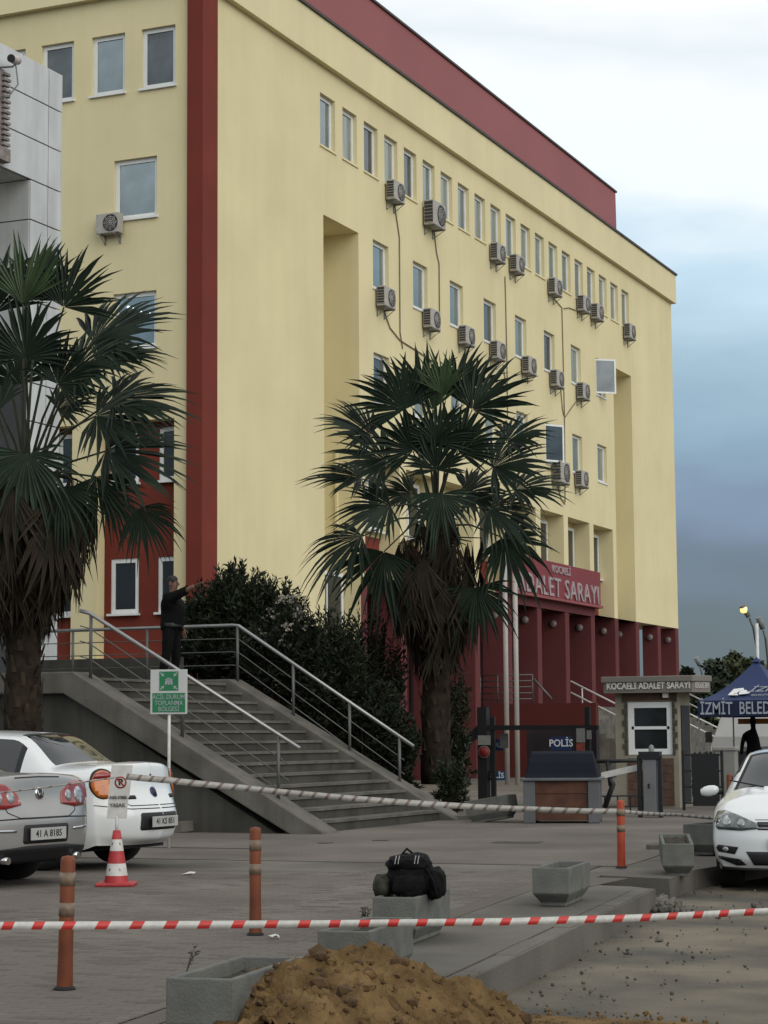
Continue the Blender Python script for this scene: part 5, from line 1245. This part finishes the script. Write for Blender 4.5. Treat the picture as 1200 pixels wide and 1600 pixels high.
hl2.obj('eyelet', RUBBER, CN)
MB().tube([(0, 0, .5), (.0, 0, .66)], .016, 8).obj('socket', WHITEP, CN)
bd = MB().obox((0.02, 0, .90), (.096, 0, 0), (0, .008, 0), (.022, 0, .255)).obj('board', WHITEP, CN, bevel=.004)
MB().obox((.034, -.012, 1.0), (.102, .0, 0), (0, .004, 0), (.016, 0, .155)).obj('board_rim', WHITEP, bd)
tilt = -R(5)
def onb(dx, dz): return Vector((.02 + dx + dz * .086, -.018, .90 + dz))
MB().lathe([(.044, -.001), (.058, -.001), (.058, .002), (.044, .002)], 28, onb(.008, .09), 'Y').obj('prohibition_ring', mat('sign_ring_red', (.25, .02, .02), .5), bd)
text('P', .085, RUBBER, bd, onb(.008, .09) + Vector((0, -.001, 0)), (R(90), 0, 0), ext=.001, bold=.003)
MB().obox(onb(.008, .09) + Vector((0, -.003, 0)), (.034, 0, -.034), (0, .001, 0), (.005, 0, .005)).obj('slash', MATS['sign_ring_red'], bd)
DARKT = mat('dark_print', (.08, .075, .07), .7)
text('PARK ETMEK', .040, DARKT, bd, onb(.0, -.055), (R(90), 0, 0), ext=.001, bold=.001, sx=.72)
text('YASAK', .050, DARKT, bd, onb(-.002, -.13), (R(90), 0, 0), ext=.001, bold=.001)
# ------------------------------------------------------------------ assembly point sign
sp = atd(264, 1200, 27.0); SG = thing('assembly_sign', 'green and white emergency assembly point sign on a thin post', 'sign', (sp.x, sp.y, PZ), YAW - R(4))
zc = atd(264, 1105, 27.0).z
MB().tube([(0, 0.0, 0), (0, 0.0, zc + .2)], .020, 10).obj('post', WHITEP, SG)
sbd = MB().box((-.243, -.032, zc - .29), (.243, -.022, zc + .29)).obj('board', mat('sign_white', (.42, .43, .42), .5, .04), SG, bevel=.004)
MB().box((-.215, -.036, zc - .265), (.215, -.0325, zc - .015)).obj('text_panel', GREENS, sbd)
MB().box((-.125, -.036, zc + .015), (.125, -.0325, zc + .265)).obj('symbol_panel', GREENS, sbd)
for i, s in enumerate(('ACİL DURUM', 'TOPLANMA', 'BÖLGESİ')): text(s, .085, GREYT, sbd, (0, -.038, zc - .068 - i * .078), ROTF, ext=.001, sx=.82, bold=.0005)
mb = MB()
for sx in (-1, 1):
    for sz in (-1, 1):
        c = Vector((sx * .085, -.0385, zc + .14 + sz * .085)); a = Vector((-sx, 0, -sz)) * .7071; b = Vector((a.z, 0, -a.x))
        tip = c + a * .035; mb.add([tip, c + b * .026, c - b * .026, tip + Vector((0, -.001, 0))], [(0, 1, 2)]); mb.obox(c - a * .016, a * .018, (0, .0008, 0), b * .009)
for x, z, s in ((-.038, -.006, .85), (.038, -.006, .85), (0, .0, 1.0), (-.018, .01, .8), (.018, .01, .8)):
    c = Vector((x, -.0385, zc + .125 + z)); mb.lathe([(0, -.001), (.013 * s, -.001), (.013 * s, .001)], 12, c + Vector((0, 0, .045 * s)), 'Y'); mb.obox(c, (.014 * s, 0, 0), (0, .0008, 0), (0, 0, .032 * s))
mb.obj('assembly_symbol', GREYT, sbd)
# ------------------------------------------------------------------ waste container
dl, dr = at(817, 1286, 'Z', PZ), at(950, 1290, 'Z', PZ)
wv = (dr - dl); wv = Vector((math.cos(.27), math.sin(.27), 0)) * 1.28; dr = dl + wv; WD = thing('waste_container', 'large waste container with a dark blue domed lid and orange-brown panels', 'waste container', dl.lerp(dr, .5), .27)
w2 = wv.length / 2 * .97; dp = .8; hB = .68
CG = mat('container_grey', (.085, .09, .095), .55, .12, 3); CO = mat('rusty_orange_panel', (.075, .030, .017), .8, .35, 4, .2, 20)
for sx in (-1, 1):
    for y in (0, dp): MB().box((sx * w2, y - .06, 0), (sx * (w2 - .19), y + .06, hB)).obj('corner_post', CG, WD, bevel=.01)
MB().box((-w2 + .19, -.02, .04), (w2 - .19, .03, hB)).obj('front_panel', CO, WD)
for z in (.26, .48): MB().box((-w2 + .19, -.035, z), (w2 - .19, -.021, z + .02)).obj('panel_rib', CO, WD)
MB().box((w2 - .045, .06, .04), (w2 - .015, dp - .06, hB)).obj('side_panel', CG, WD); MB().box((-w2 + .015, .06, .04), (-w2 + .045, dp - .06, hB)).obj('side_panel', CG, WD); MB().box((-w2 + .1, dp - .03, .04), (w2 - .1, dp, hB)).obj('back_panel', CO, WD)
MB().box((-w2 - .05, -.10, hB + .001), (w2 + .05, dp + .10, hB + .05)).obj('rim', CG, WD, bevel=.012)
ld = MB(); sec = [(-.07, .05), (-.0, .12), (.10, .30), (.24, .44), (.42, .485), (.6, .47), (.8, .36), (.95, .14), (1.0, .05)]
n = len(sec); rows = []
for x, s in ((-w2 + .02, 1.0), (-w2 + .06, 1.0), (-w2 + .19, .97), (w2 - .19, .97), (w2 - .06, 1.0), (w2 - .02, 1.0)):
    k = .0 if abs(x) > w2 - .03 else 1
    rows.append([(x * (1 - .16 * max(0, (z - .05)) / .43), y * dp, hB + (z if s else z)) for y, z in sec])
vs = [p for r in rows for p in r]; fs = [(i * n + j, i * n + j + 1, (i + 1) * n + j + 1, (i + 1) * n + j) for i in range(5) for j in range(n - 1)]
fs += [tuple(range(n - 1, -1, -1)), tuple(5 * n + j for j in range(n))]
ld.add(vs, fs); lo_ = ld.obj('lid', mat('dark_blue_lid', (.007, .009, .015), .8, .12, 2, spec=.15), WD, bevel=.02)
# ------------------------------------------------------------------ kiosk
kl, kr = at(964, 1262, 'Z', PZ), at(1061, 1262, 'Z', PZ); ky = 39.8
kxl, kxr = at(963, 1200, 'Y', ky).x, at(1061, 1200, 'Y', ky).x; kd = .9
KI = thing('guard_kiosk', 'small cream guard kiosk with a white framed window and lettered grey fascia', 'kiosk', ((kxl + kxr) / 2, ky + .7, PZ))
z1 = at(1000, 1083, 'Y', ky).z; wxl, wxr = at(981, 1150, 'Y', ky).x, at(1051, 1150, 'Y', ky).x; wz0, wz1 = at(1015, 1180, 'Y', ky).z, at(1015, 1096, 'Y', ky).z
mb = MB(); face_with_holes(mb, ky, kxl, kxr, PZ, z1, [(wxl, wxr, wz0, wz1)], 'Y', .10)
mb.add([(kxr, ky, PZ), (kxr, ky + kd, PZ), (kxr, ky + kd, z1), (kxr, ky, z1)], [(0, 1, 2, 3)]); mb.add([(kxl, ky, PZ), (kxl, ky, z1), (kxl, ky + kd, z1), (kxl, ky + kd, PZ)], [(0, 1, 2, 3)]); mb.add([(kxl, ky + kd, PZ), (kxl, ky + kd, z1), (kxr, ky + kd, z1), (kxr, ky + kd, PZ)], [(0, 1, 2, 3)])
mb.obj('wall', KIOSKY, KI, world=True)
MB().box((kxl + .1, ky + .15, PZ), (kxr - .1, ky + .2, z1)).obj('inner_wall', TRIM, KI, world=True)
bh = .155
for i in range(int((wz0 - PZ - .04) / bh)):                       # stone courses under the window
    z = PZ + .04 + i * bh; xs = [wxl - .02, wxl + (wxr - wxl) * (.36 if i % 2 else .55), wxr + .02]
    for a, b in zip(xs, xs[1:]): MB().box((a + .006, ky - .018 - random.uniform(0, .006), z + .006), (b - .006, ky - .001, z + bh - .006)).obj('stone', BRICKB, KI, world=True)
z = wz0; k = 0
while z < wz1 + .02:                                              # toothed quoins either side of the window
    wd = .10 if k % 2 else .055
    for sx, xx in ((-1, wxl), (1, wxr)): MB().box((xx + sx * .001, ky - .022, z + .005), (xx + sx * wd, ky - .001, z + .105)).obj('stone', mat('dark_quoin_stone', (.06, .052, .04), .9, .3, 8, .3, 60), KI, world=True)
    z += .115; k += 1
MB().box((wxl - .1, ky - .02, wz1 + .02), (wxr + .1, ky - .001, z1 - .005)).obj('lintel', BRICKB, KI, world=True)
kwin = window(KI, ((wxl + wxr) / 2, ky + .03, wz0 + .01), 0, wxr - wxl - .01, wz1 - wz0 - .02, dark=True, sill=None)
MB().box((-(wxr - wxl) / 2 + .07, .0, (wz1 - wz0) * .47), ((wxr - wxl) / 2 - .07, .06, (wz1 - wz0) * .47 + .06)).obj('transom', UPVC, kwin)
MB().box((kxr + .001, ky + .2, PZ + .1), (kxr + .02, ky + .8, z1 - .25)).obj('side_door', TRIM, KI, world=True)
# roof slab with a chamfered right corner
zt_ = at(1010, 1057, 'Y', ky).z; rl, rr2 = at(943, 1060, 'Y', ky - .25).x, at(1081, 1060, 'Y', ky - .25).x
poly = [(rl, ky - .25), (rr2, ky - .25), (rr2 + .24, ky + .22), (rr2 - .02, ky + kd + .25), (rl, ky + kd + .25)]
MB().prism(poly, z1 + .001, zt_ - .12).obj('fascia', ROOFK, KI, world=True)
cxm = sum(p[0] for p in poly) / 5; cym = sum(p[1] for p in poly) / 5
MB().prism([(cxm + (x - cxm) * 1.04, cym + (y - cym) * 1.07) for x, y in poly], zt_ - .119, zt_).obj('roof', ROOFK, KI, world=True, bevel=.015)
zl = at(1010, 1072, 'Y', ky - .26).z; xl_ = (at(948, 1072, 'Y', ky - .26).x + at(1078, 1072, 'Y', ky - .26).x) / 2
lt = text('KOCAELİ ADALET SARAYI', .175, mat('kiosk_letter', (.52, .51, .48), .5), KI, Vector((xl_, ky - .262, zl)) - Vector(KI.location), ROTF, ext=.01, bold=.005, space=1.0)
wdt = at(1078, 1072, 'Y', ky - .26).x - at(948, 1072, 'Y', ky - .26).x
xs = [v.co.x for v in lt.data.vertices]; lt.scale = (wdt / (max(xs) - min(xs)), 1, 1)
t2 = text('KOCAELİ ADALET SARAYI', .17, MATS['kiosk_letter'], KI, Vector((rr2 + .13, ky - .02, zl)) - Vector(KI.location), (R(90), 0, math.atan2(.47, .24)), ext=.008, sx=.2)
MB().obox((at(1040, 1087, 'Y', ky - .1).x, ky - .1, z1 - .05), (.05, 0, 0), (0, .05, 0), (0, 0, .05)).obj('lamp_box', WHITEP, KI, world=True)
# ------------------------------------------------------------------ gate, barrier, cabinet
m0 = at(1020, 1277, 'Z', PZ); BM = thing('barrier_machine', 'grey boom barrier post between two black uprights', 'barrier', m0, 0)
MB().box((-.13, -.10, .02), (.10, .10, 1.0)).obj('cabinet', mat('barrier_grey', (.14, .145, .15), .5, .1), BM, bevel=.01)
for x in (-.20, .165): MB().box((x - .035, -.10, 0), (x + .035, -.03, 1.06)).obj('upright', BLACK, BM)
MB().box((-.20, -.12, 1.0), (.17, .06, 1.13)).obj('top_box', BLACK, BM); MB().lathe([(.05, 1.13), (.05, 1.2), (.03, 1.24), (0, 1.25)], 12).obj('beacon', GREYM, BM); MB().box((-.045, -.112, .50), (-.015, -.101, .58)).obj('lock', BLACK, BM)
a0, a1 = at(940, 1212, 'Y', m0.y + .1), at(1006, 1197, 'Y', m0.y + .1)
MB().obox((a0 + a1) / 2, (a1 - a0) / 2, (0, .02, 0), (0, 0, .055)).obj('boom', WHITEP, BM, world=True)
mb = MB(); mb.tube([at(945, 1262, 'Y', 36.5), at(958, 1225, 'Y', 36.5), at(950, 1210, 'Y', 36.5)], .05, 6); mb.tube([at(925, 1190, 'Y', 36.5), at(1000, 1188, 'Y', 36.5)], .04, 6); mb.tube([at(950, 1190, 'Y', 36.5), at(955, 1228, 'Y', 36.5)], .05, 6)
o = mb.obj('barrier_stand', BLACK); tag(o, 'black bent barrier stand between the waste container and the kiosk', 'barrier stand')
def railing(pts, label, h, nb, nm='fence'):
    base = Vector(pts[0]); t = thing(nm, label, 'fence', base)
    L = Vector(pts[1]) - base
    for z in (.08, h): MB().tube([(0, 0, z), (L.x, L.y, z)], .018, 6).obj('rail', BLACK, t)
    for k in range(nb + 1): f = k / nb; MB().box((L.x * f - .011, L.y * f - .011, 0), (L.x * f + .011, L.y * f + .011, h)).obj('fence_bar', BLACK, t)
railing([at(925, 1268, 'Z', PZ), at(1005, 1266, 'Z', PZ)], 'low black rail in front of the kiosk', .28, 4, 'low_fence')
gt = thing('metal_gate', 'open black metal gate leaf between the kiosk and the grey cabinet', 'gate', at(1069, 1266, 'Z', PZ))
gw = .75
for x in (0, gw): MB().box((x - .025, -.025, 0), (x + .025, .025, 1.12)).obj('gate_post', BLACK, gt)
MB().box((.18, -.012, .08), (gw - .06, .012, 1.06)).obj('gate_panel', BLACK, gt)
for k in range(4): MB().box((.03, -.01, .12 + k * .3), (gw - .03, .014, .15 + k * .3)).obj('gate_bar', BLACK, gt)
hd_ = mat('dark_hedge', (.018, .02, .014), .9, .4, 8)
mb = MB(); rnd = random.Random(12); hp = at(1098, 1250, 'Z', PZ)
for k in range(1300): leaf_pts(mb, Vector((rnd.uniform(-.36, .36), rnd.uniform(-.3, .3), rnd.uniform(0, 1.0) ** .8 * 1.0)), Vector((rnd.uniform(-1, 1), rnd.uniform(-1, 1), rnd.uniform(-.3, 1))).normalized(), .09, .02, rnd, 0)
o = mb.obj('hedge_plant', hd_); o.location = hp; tag(o, 'dark dense bush between the black gate and the grey cabinet', 'bush')
cb = thing('utility_cabinet', 'pale grey utility cabinet with a capped top behind the hatchback', 'cabinet', at(1137, 1262, 'Z', PZ), 0)
MB().box((-.20, -.14, 0), (.20, .14, 1.10)).obj('case', mat('cabinet_grey', (.20, .195, .18), .6, .1), cb, bevel=.01); MB().box((-.235, -.17, 1.101), (.235, .17, 1.18)).obj('cap', mat('cabinet_cap', (.24, .23, .21), .6, .1), cb, bevel=.02); MB().box((.13, -.150, .5), (.15, -.141, .62)).obj('handle', BLACK, cb); MB().box((-.17, -.145, .08), (.17, -.141, 1.04)).obj('door', MATS['cabinet_grey'], cb)
# entry portal with signs
pd_ = 40.5
def Q(x, y, dd=0): return at(x, y, 'Y', pd_ + dd)
PT = thing('entry_portal', 'black steel entry portal with a sloping brace behind the waste container', 'portal', at(757, 1258, 'Z', PZ))
gz = PZ - .02
def post(px, ytop, r): a = Q(px, ytop); MB().box((a.x - r, a.y - r, gz), (a.x + r, a.y + r, a.z)).obj('post', BLACK, PT, world=True)
post(755, 1105, .10); post(770, 1120, .045); post(918, 1105, .05); 
MB().obox((Q(757, 1137) + Q(935, 1137)) / 2, (Q(935, 1137) - Q(757, 1137)) / 2, (0, .06, 0), (0, 0, .05)).obj('beam', BLACK, PT, world=True)
v0, v1 = Q(752, 1138), Q(702, 1186); MB().obox((v0 + v1) / 2, (v0 - v1) / 2, (0, .05, 0), Vector((v0.z - v1.z, 0, -(v0.x - v1.x))).normalized() * .09).obj('brace', BLACK, PT, world=True)
def board(px0, py0, px1, py1, m, label, words=None, tm=None, size=.15, off=-.14, cat='sign', nm='notice_board', sx=1):
    a, b = at(px0, py1, 'Y', pd_ + off), at(px1, py0, 'Y', pd_ + off)
    o = MB().box((a.x, a.y - .012, a.z), (b.x, a.y + .012, b.z)).obj(nm, m); tag(o, label, cat)
    if words: text(words, size, tm, o, ((a.x + b.x) / 2, a.y - .016, (a.z + b.z) / 2), ROTF, ext=.002, bold=.003, sx=sx)
    return o
NOT = mat('notice_white', (.20, .20, .19), .6, .15, 25); NOTR = mat('notice_red', (.20, .045, .03), .6, .2, 14)
board(747, 1149, 766, 1164, NOT, 'small white notice above the round red sign on the black post')
rs = Q(756.5, 1175, -.16); o = MB().lathe([(0, -.012), (.105, -.012), (.105, .0)], 28, rs, 'Y').obj('round_sign', mat('round_sign_red', (.20, .014, .012), .5)); tag(o, 'round red sign on the black portal post', 'sign')
MB().lathe([(.106, -.016), (.128, -.016), (.128, .006), (.106, .006)], 28, rs, 'Y').obj('sign_rim', mat('sign_rim_grey', (.13, .09, .085), .6), o)
pol = board(861, 1151, 893, 1172, BLUES, 'blue police sign on the portal above the waste container', 'POLİS', WHITET, .20, sx=.95)
board(758, 1205, 789, 1219, mat('bright_blue_sign', (.012, .055, .13), .5), 'small bright blue police sign low beside the black post', 'POLİS', WHITET, .15, .1)
board(768, 1155, 786, 1173, BLUES, 'dark blue police sign half hidden behind a grey notice', 'POLİS', GREYT, .14, .3)
board(781, 1146, 794, 1169, mat('notice_grey', (.085, .088, .088), .6, .2, 30), 'grey paper notice hanging beside the flag poles', off=.1)
board(901, 1138, 914, 1160, NOT, 'white pictured notice on the portal right of the police sign')
board(901, 1161, 914, 1184, NOTR, 'red notice below the white pictured notice on the portal')
board(917, 1141, 924, 1155, NOT, 'narrow white notice at the right upright of the portal')
wall_b = at(826, 1200, 'Y', pd_ + .9); o = MB().box((wall_b.x, pd_ + .8, PZ), (at(935, 1200, 'Y', pd_ + .9).x, pd_ + 1.0, at(880, 1141, 'Y', pd_ + .9).z)).obj('dark_screen', mat('dark_screen_panel', (.028, .020, .024), .6, .2)); tag(o, 'dark screen panel behind the portal signs', 'screen')
# flag poles
for px, top, dist, lb_ in ((792, 897, 62, 'thin white flag pole left of its twin before the lettered entrance'), (808, 897, 61, 'thin white flag pole right of its twin before the lettered entrance')):
    q = atd(px, 1150, dist); tp = atd(px - 3, top - 40, dist); o = MB().tube([(0, 0, 0), (0, 0, tp.z - PZ)], .075, 10).obj('pole', mat('pole_white', (.36, .34, .33), .45, .04)); o.location = (q.x, q.y, PZ)
    o.name = 'flag_pole'; tag(o, lb_, 'flag pole', 'pair of flag poles')
# ------------------------------------------------------------------ blue tent, van and people behind
TN = thing('canopy_tent', 'navy blue pop-up canopy tent with white lettering at the right edge', 'tent', (-11.3, 48.5, PZ))
ty = 47.0; xl2 = at(1090, 1097, 'Y', ty).x; pk = at(1182, 1031, 'Y', ty + 1.6); ez, vz = at(1090, 1095, 'Y', ty).z, at(1090, 1120, 'Y', ty).z; wT = (pk.x - xl2) * 2 + .1
xr2 = xl2 + wT; ptop = Vector((pk.x, ty + 1.6, pk.z))
mb = MB(); nS = 10
cor = [(xl2, ty), (xr2, ty), (xr2, ty + 3.2), (xl2, ty + 3.2)]
for i in range(4):
    a, b = Vector((*cor[i], ez)), Vector((*cor[(i + 1) % 4], ez)); vs = []
    for k in range(nS + 1):
        f = k / nS; dz = -.16 * math.sin(math.pi * f) * (1 - f * .3)
        for q in range(5): g_ = q / 4; p = a.lerp(b, g_).lerp(ptop, f); vs.append(p + Vector((0, 0, dz * 1.0)))
    mb.add(vs, [(k * 5 + q, k * 5 + q + 1, k * 5 + q + 6, k * 5 + q + 5) for k in range(nS) for q in range(4)], 0, True)
cn = mb.obj('canopy', BLUE, TN, world=True)
vl = MB()
for i in range(4):
    a, b = cor[i], cor[(i + 1) % 4]; n = 16; vs = []
    for k in range(n + 1): f = k / n; x, y = a[0] + (b[0] - a[0]) * f, a[1] + (b[1] - a[1]) * f; vs += [(x, y - .02 + .012 * math.sin(f * 40), vz), (x, y - .02, ez + .0)]
    vl.add(vs, [(2 * k, 2 * k + 2, 2 * k + 3, 2 * k + 1) for k in range(n)], 0, True)
vo = vl.obj('valance', mat('navy_valance', (.006, .014, .05), .75, .1, 3), TN, world=True)
TL = Vector(TN.location)
zz_ = (ez + vz) / 2; x0_ = at(1091, 1107, 'Y', ty - .05).x
text('İZMİT  BELEDİYESİ', .40, mat('valance_letter', (.30, .34, .40), .6), vo, Vector((x0_ + .04, ty - .052, zz_ - .01)) - TL, ROTF, ext=.002, sx=.66, align='LEFT', bold=.004)
def on_canopy(px, py):                                           # a point just above the front slope
    best = None
    for k in range(400):
        y = ty + k * .004; p = at(px, py, 'Y', y); f = (y - ty) / 1.6; zc_ = ez + (ptop.z - ez) * f - .16 * math.sin(math.pi * f) * (1 - f * .3)
        if best is None or abs(p.z - zc_) < best[0]: best = (abs(p.z - zc_), p, f)
    return best[1]
cpt = on_canopy(1155, 1083); slope = math.atan2(ptop.z - ez - .4, 1.6)
lg = MB(); 
def lp(x, z): return cpt + Vector((x, 1.7 * z * math.cos(slope) - .02, 1.7 * z * math.sin(slope) + .045))
for poly in ([(-.20, -.16), (-.16, .10), (.06, .14), (.10, .04), (.02, .02), (-.02, -.10), (-.06, -.16)], [(.04, -.14), (.02, .0), (.10, .06), (.17, .04), (.20, -.02), (.28, -.02), (.28, -.09), (.20, -.12)], [(-.10, -.17), (-.04, -.06), (.05, -.17)]):
    lg.add([lp(*p) for p in poly], [tuple(range(len(poly)))])
lg.obj('emblem', WHITET, cn, world=True)
ip = on_canopy(1171, 1081) - TL + Vector((.0, -.025, .055)); text('İZMİT', .30, GREYT, cn, ip, (slope, 0, 0), ext=.002, align='LEFT', shear=.25).scale = (1.15, 1.7, 1)
text('BELEDİYESİ', .10, GREYT, cn, on_canopy(1174, 1089) - TL + Vector((0, -.025, .045)), (slope, 0, 0), ext=.001, align='LEFT').scale = (1, 1.5, 1)
for x, y in cor: MB().box((x - .03 if x > pk.x else x, y, PZ), (x + .03, y + .04, ez)).obj('leg', GREYM, TN, world=True)
MB().lathe([(.0, .12), (.05, .08), (.14, .0)], 12, ptop - Vector((0, 0, .05))).obj('peak_cap', BLUE, TN, world=True)
ob = at(1153, 1125, 'Y', 50); o = MB().box((ob.x, 50, ob.z - .1), (ob.x + 3, 50.1, ob.z + .03)).obj('orange_beam', mat('orange_band', (.30, .13, .02), .6)); tag(o, 'orange strip of a stall frame under the blue tent', 'beam')
# white van under / behind the tent
vp = at(1150, 1200, 'Z', PZ); VN = thing('parked_van', 'white van parked behind the grey cabinet under the blue tent', 'van', (at(1153, 1150, 'Y', 58).x + .2, 58, PZ), 0)
def vpx(x, y): return at(x, y, 'Y', 58) - Vector(VN.location)
sec = [(-1.0, .35), (-1.0, 1.1), (-.92, 1.35), (-.78, 2.0), (-.55, 2.22), (.55, 2.22), (.78, 2.0), (.92, 1.35), (1.0, 1.1), (1.0, .35)]; mb = MB(); n = len(sec)
rows = [[(x * 1, 0 + (max(0, z - 1.2) * .55), z) for x, z in sec], [(x, 4.5, z) for x, z in sec]]
mb.add([p for r in rows for p in r], [(j, j + 1, n + j + 1, n + j) for j in range(n - 1)] + [tuple(range(n))[::-1]]); mb.obj('body', mat('van_paint', (.33, .33, .33), .4, .05, 1), VN, bevel=.05)
MB().add([(-.93, -.03, .92), (.93, -.03, .92), (.80, .26, 1.70), (-.80, .26, 1.70)], [(0, 1, 2, 3)]).obj('windscreen', CARGL, VN)
MB().box((-.9, -.03, .4), (.9, -.005, .95)).obj('grille', TRIM, VN)
for s in (-1, 1): MB().box((s * .62, -.05, .6), (s * .88, -.031, .8)).obj('headlight', CLEAR, VN); MB().box((s * 1.05, .3, 1.2), (s * 1.22, .42, 1.5)).obj('wing_mirror', TRIM, VN); MB().lathe([(.0, s * .9), (.3, s * .9), (.33, s * .86), (.33, s * .7)], 20, (s * 0, 0, .33), 'X').obj('wheel', TYRE, VN).location = (0, .8, 0)
dp_ = atd(1178, 1165, 50); DPn = thing('person', 'dark figure standing beneath the blue tent behind the hatchback roof', 'person', (dp_.x, dp_.y, PZ), 2.2)
skin_body([(x, y, z, r) for x, y, z, r in B], Ed[:14] + Ed[14:22], UNI, 'body', DPn, 1) if False else skin_body(B[:23], [e for e in Ed if max(e) < 23], UNI, 'body', DPn, 1)
# ------------------------------------------------------------------ street lamps
def street_lamp(px, py, dist, label, lit=False, hang=1.0):
    top = atd(px, py, dist); base = atd(px + 15 * hang, py + 40, dist); t = thing('street_lamp', label, 'street lamp', (base.x, base.y, 0), 0, 'street lamps beyond the tent')
    L = top - Vector((base.x, base.y, 0)); h = L.z
    pts = [Vector((0, 0, 0)), Vector((0, 0, h * .6)), Vector((L.x * .12, L.y * .12, h * .8)), Vector((L.x * .5, L.y * .5, h * .94)), Vector((L.x * .92, L.y * .92, h))]
    MB().tube(pts, [.11, .09, .07, .055, .05], 8).obj('pole', DSTEEL, t)
    hd2 = MB(); hd2.tube([L * 1.0 + Vector((0, 0, .05)), L + (L - pts[3]).normalized() * .6], [.10, .16], 8); hd2.obj('lamp_head', GREYM, t)
    if lit: 
        g2 = MB(); lump(g2, L + (L - pts[3]).normalized() * .45 + Vector((0, 0, -.05)), .15, .15, .16, 2, 8, 0, 0); g2.obj('lit_lamp', mat('lit_sodium_lamp', (1, .8, .4), emit=((1.0, .66, .20), 1.25)), t)
street_lamp(1170, 966, 85, 'lit street lamp glowing yellow on a curved pole above the blue tent', True)
street_lamp(1192, 985, 90, 'unlit street lamp at the right edge beside the lit one', False, .6)
street_lamp(1093, 1042, 120, 'small distant unlit street lamp right of the kiosk roof', False, .5)
pw = atd(1183, 1000, 84); o = MB().tube([(0, 0, 0), (0, 0, atd(1182, 974, 84).z)], .07, 8).obj('white_mast', mat('mast_white', (.55, .58, .6), .5)); o.location = (pw.x, pw.y, 0); tag(o, 'thin white mast beside the lit street lamp', 'mast')
# ------------------------------------------------------------------ distant trees
def tree(px, py_top, dist, wpx, label, seed, tone):
    rnd = random.Random(seed); top = atd(px, py_top, dist); r = wpx / 2 * dist / F_PX; h = top.z
    t = thing('broad_tree', label, 'tree', (top.x, top.y, 0), 0, 'trees beyond the kiosk and tent')
    tr = MB(); tr.tube([(0, 0, 0), (.1, 0, h * .3), (0, .1, h * .6)], [.25, .19, .1], 8)
    for k in range(6): a = k * 1.05; tr.tube([(0, 0, h * .3), (math.cos(a) * r * .4, math.sin(a) * r * .4, h * .55), (math.cos(a) * r * .6, math.sin(a) * r * .6, h * .75)], [.1, .06, .03], 5)
    tr.obj('trunk', TRUNK, t)
    cr = MB(); cl_ = []
    for k in range(34):
        a = rnd.uniform(0, 6.28); q = math.sqrt(rnd.random()); z = rnd.uniform(.25, .92); rr = r * (1 - abs(z - .5) * .9)
        cl_.append((Vector((math.cos(a) * rr * q, math.sin(a) * rr * q, z * h)), r * rnd.uniform(.16, .34), rnd.random() < .35))
    cl_.append((Vector((0, 0, h * .93)), r * .2, False))
    for c, rad, lightc in cl_:
        for k in range(150):
            d = Vector((rnd.gauss(0, 1), rnd.gauss(0, 1), rnd.gauss(0, .8))).normalized(); p = c + d * rad * rnd.random() ** .4
            leaf_pts(cr, p, Vector((rnd.uniform(-1, 1), rnd.uniform(-1, 1), rnd.uniform(-1, .6))).normalized(), rnd.uniform(.2, .42), .10, rnd, 1 if lightc else 0)
    cr.obj('crown', [tone, mat('tree_leaf_light', (.055, .07, .03), .7, .3, 2)], t)
TL1 = mat('tree_leaf_dark', (.026, .040, .022), .7, .35, 1.5); TL2 = mat('tree_leaf_olive', (.045, .055, .024), .7, .35, 1.5)
tree(1148, 1014, 105, 84, 'broad olive green tree rising behind the blue tent', 1, TL2)
tree(1122, 1026, 98, 60, 'dark green tree between the kiosk roof and the blue tent', 2, TL1)
tree(1105, 1058, 92, 56, 'low dark tree just right of the kiosk roof', 3, TL1)
tree(1073, 1036, 110, 16, 'slim tree beside the far end of the colonnade', 4, TL1)
tree(1196, 1038, 110, 50, 'tree at the right edge behind the tent peak', 5, TL2)
tree(1187, 1026, 130, 20, 'thin tree top right of the tent peak', 6, TL1)
tree(1090, 1080, 120, 40, 'low far tree behind the kiosk roof edge', 7, TL1)
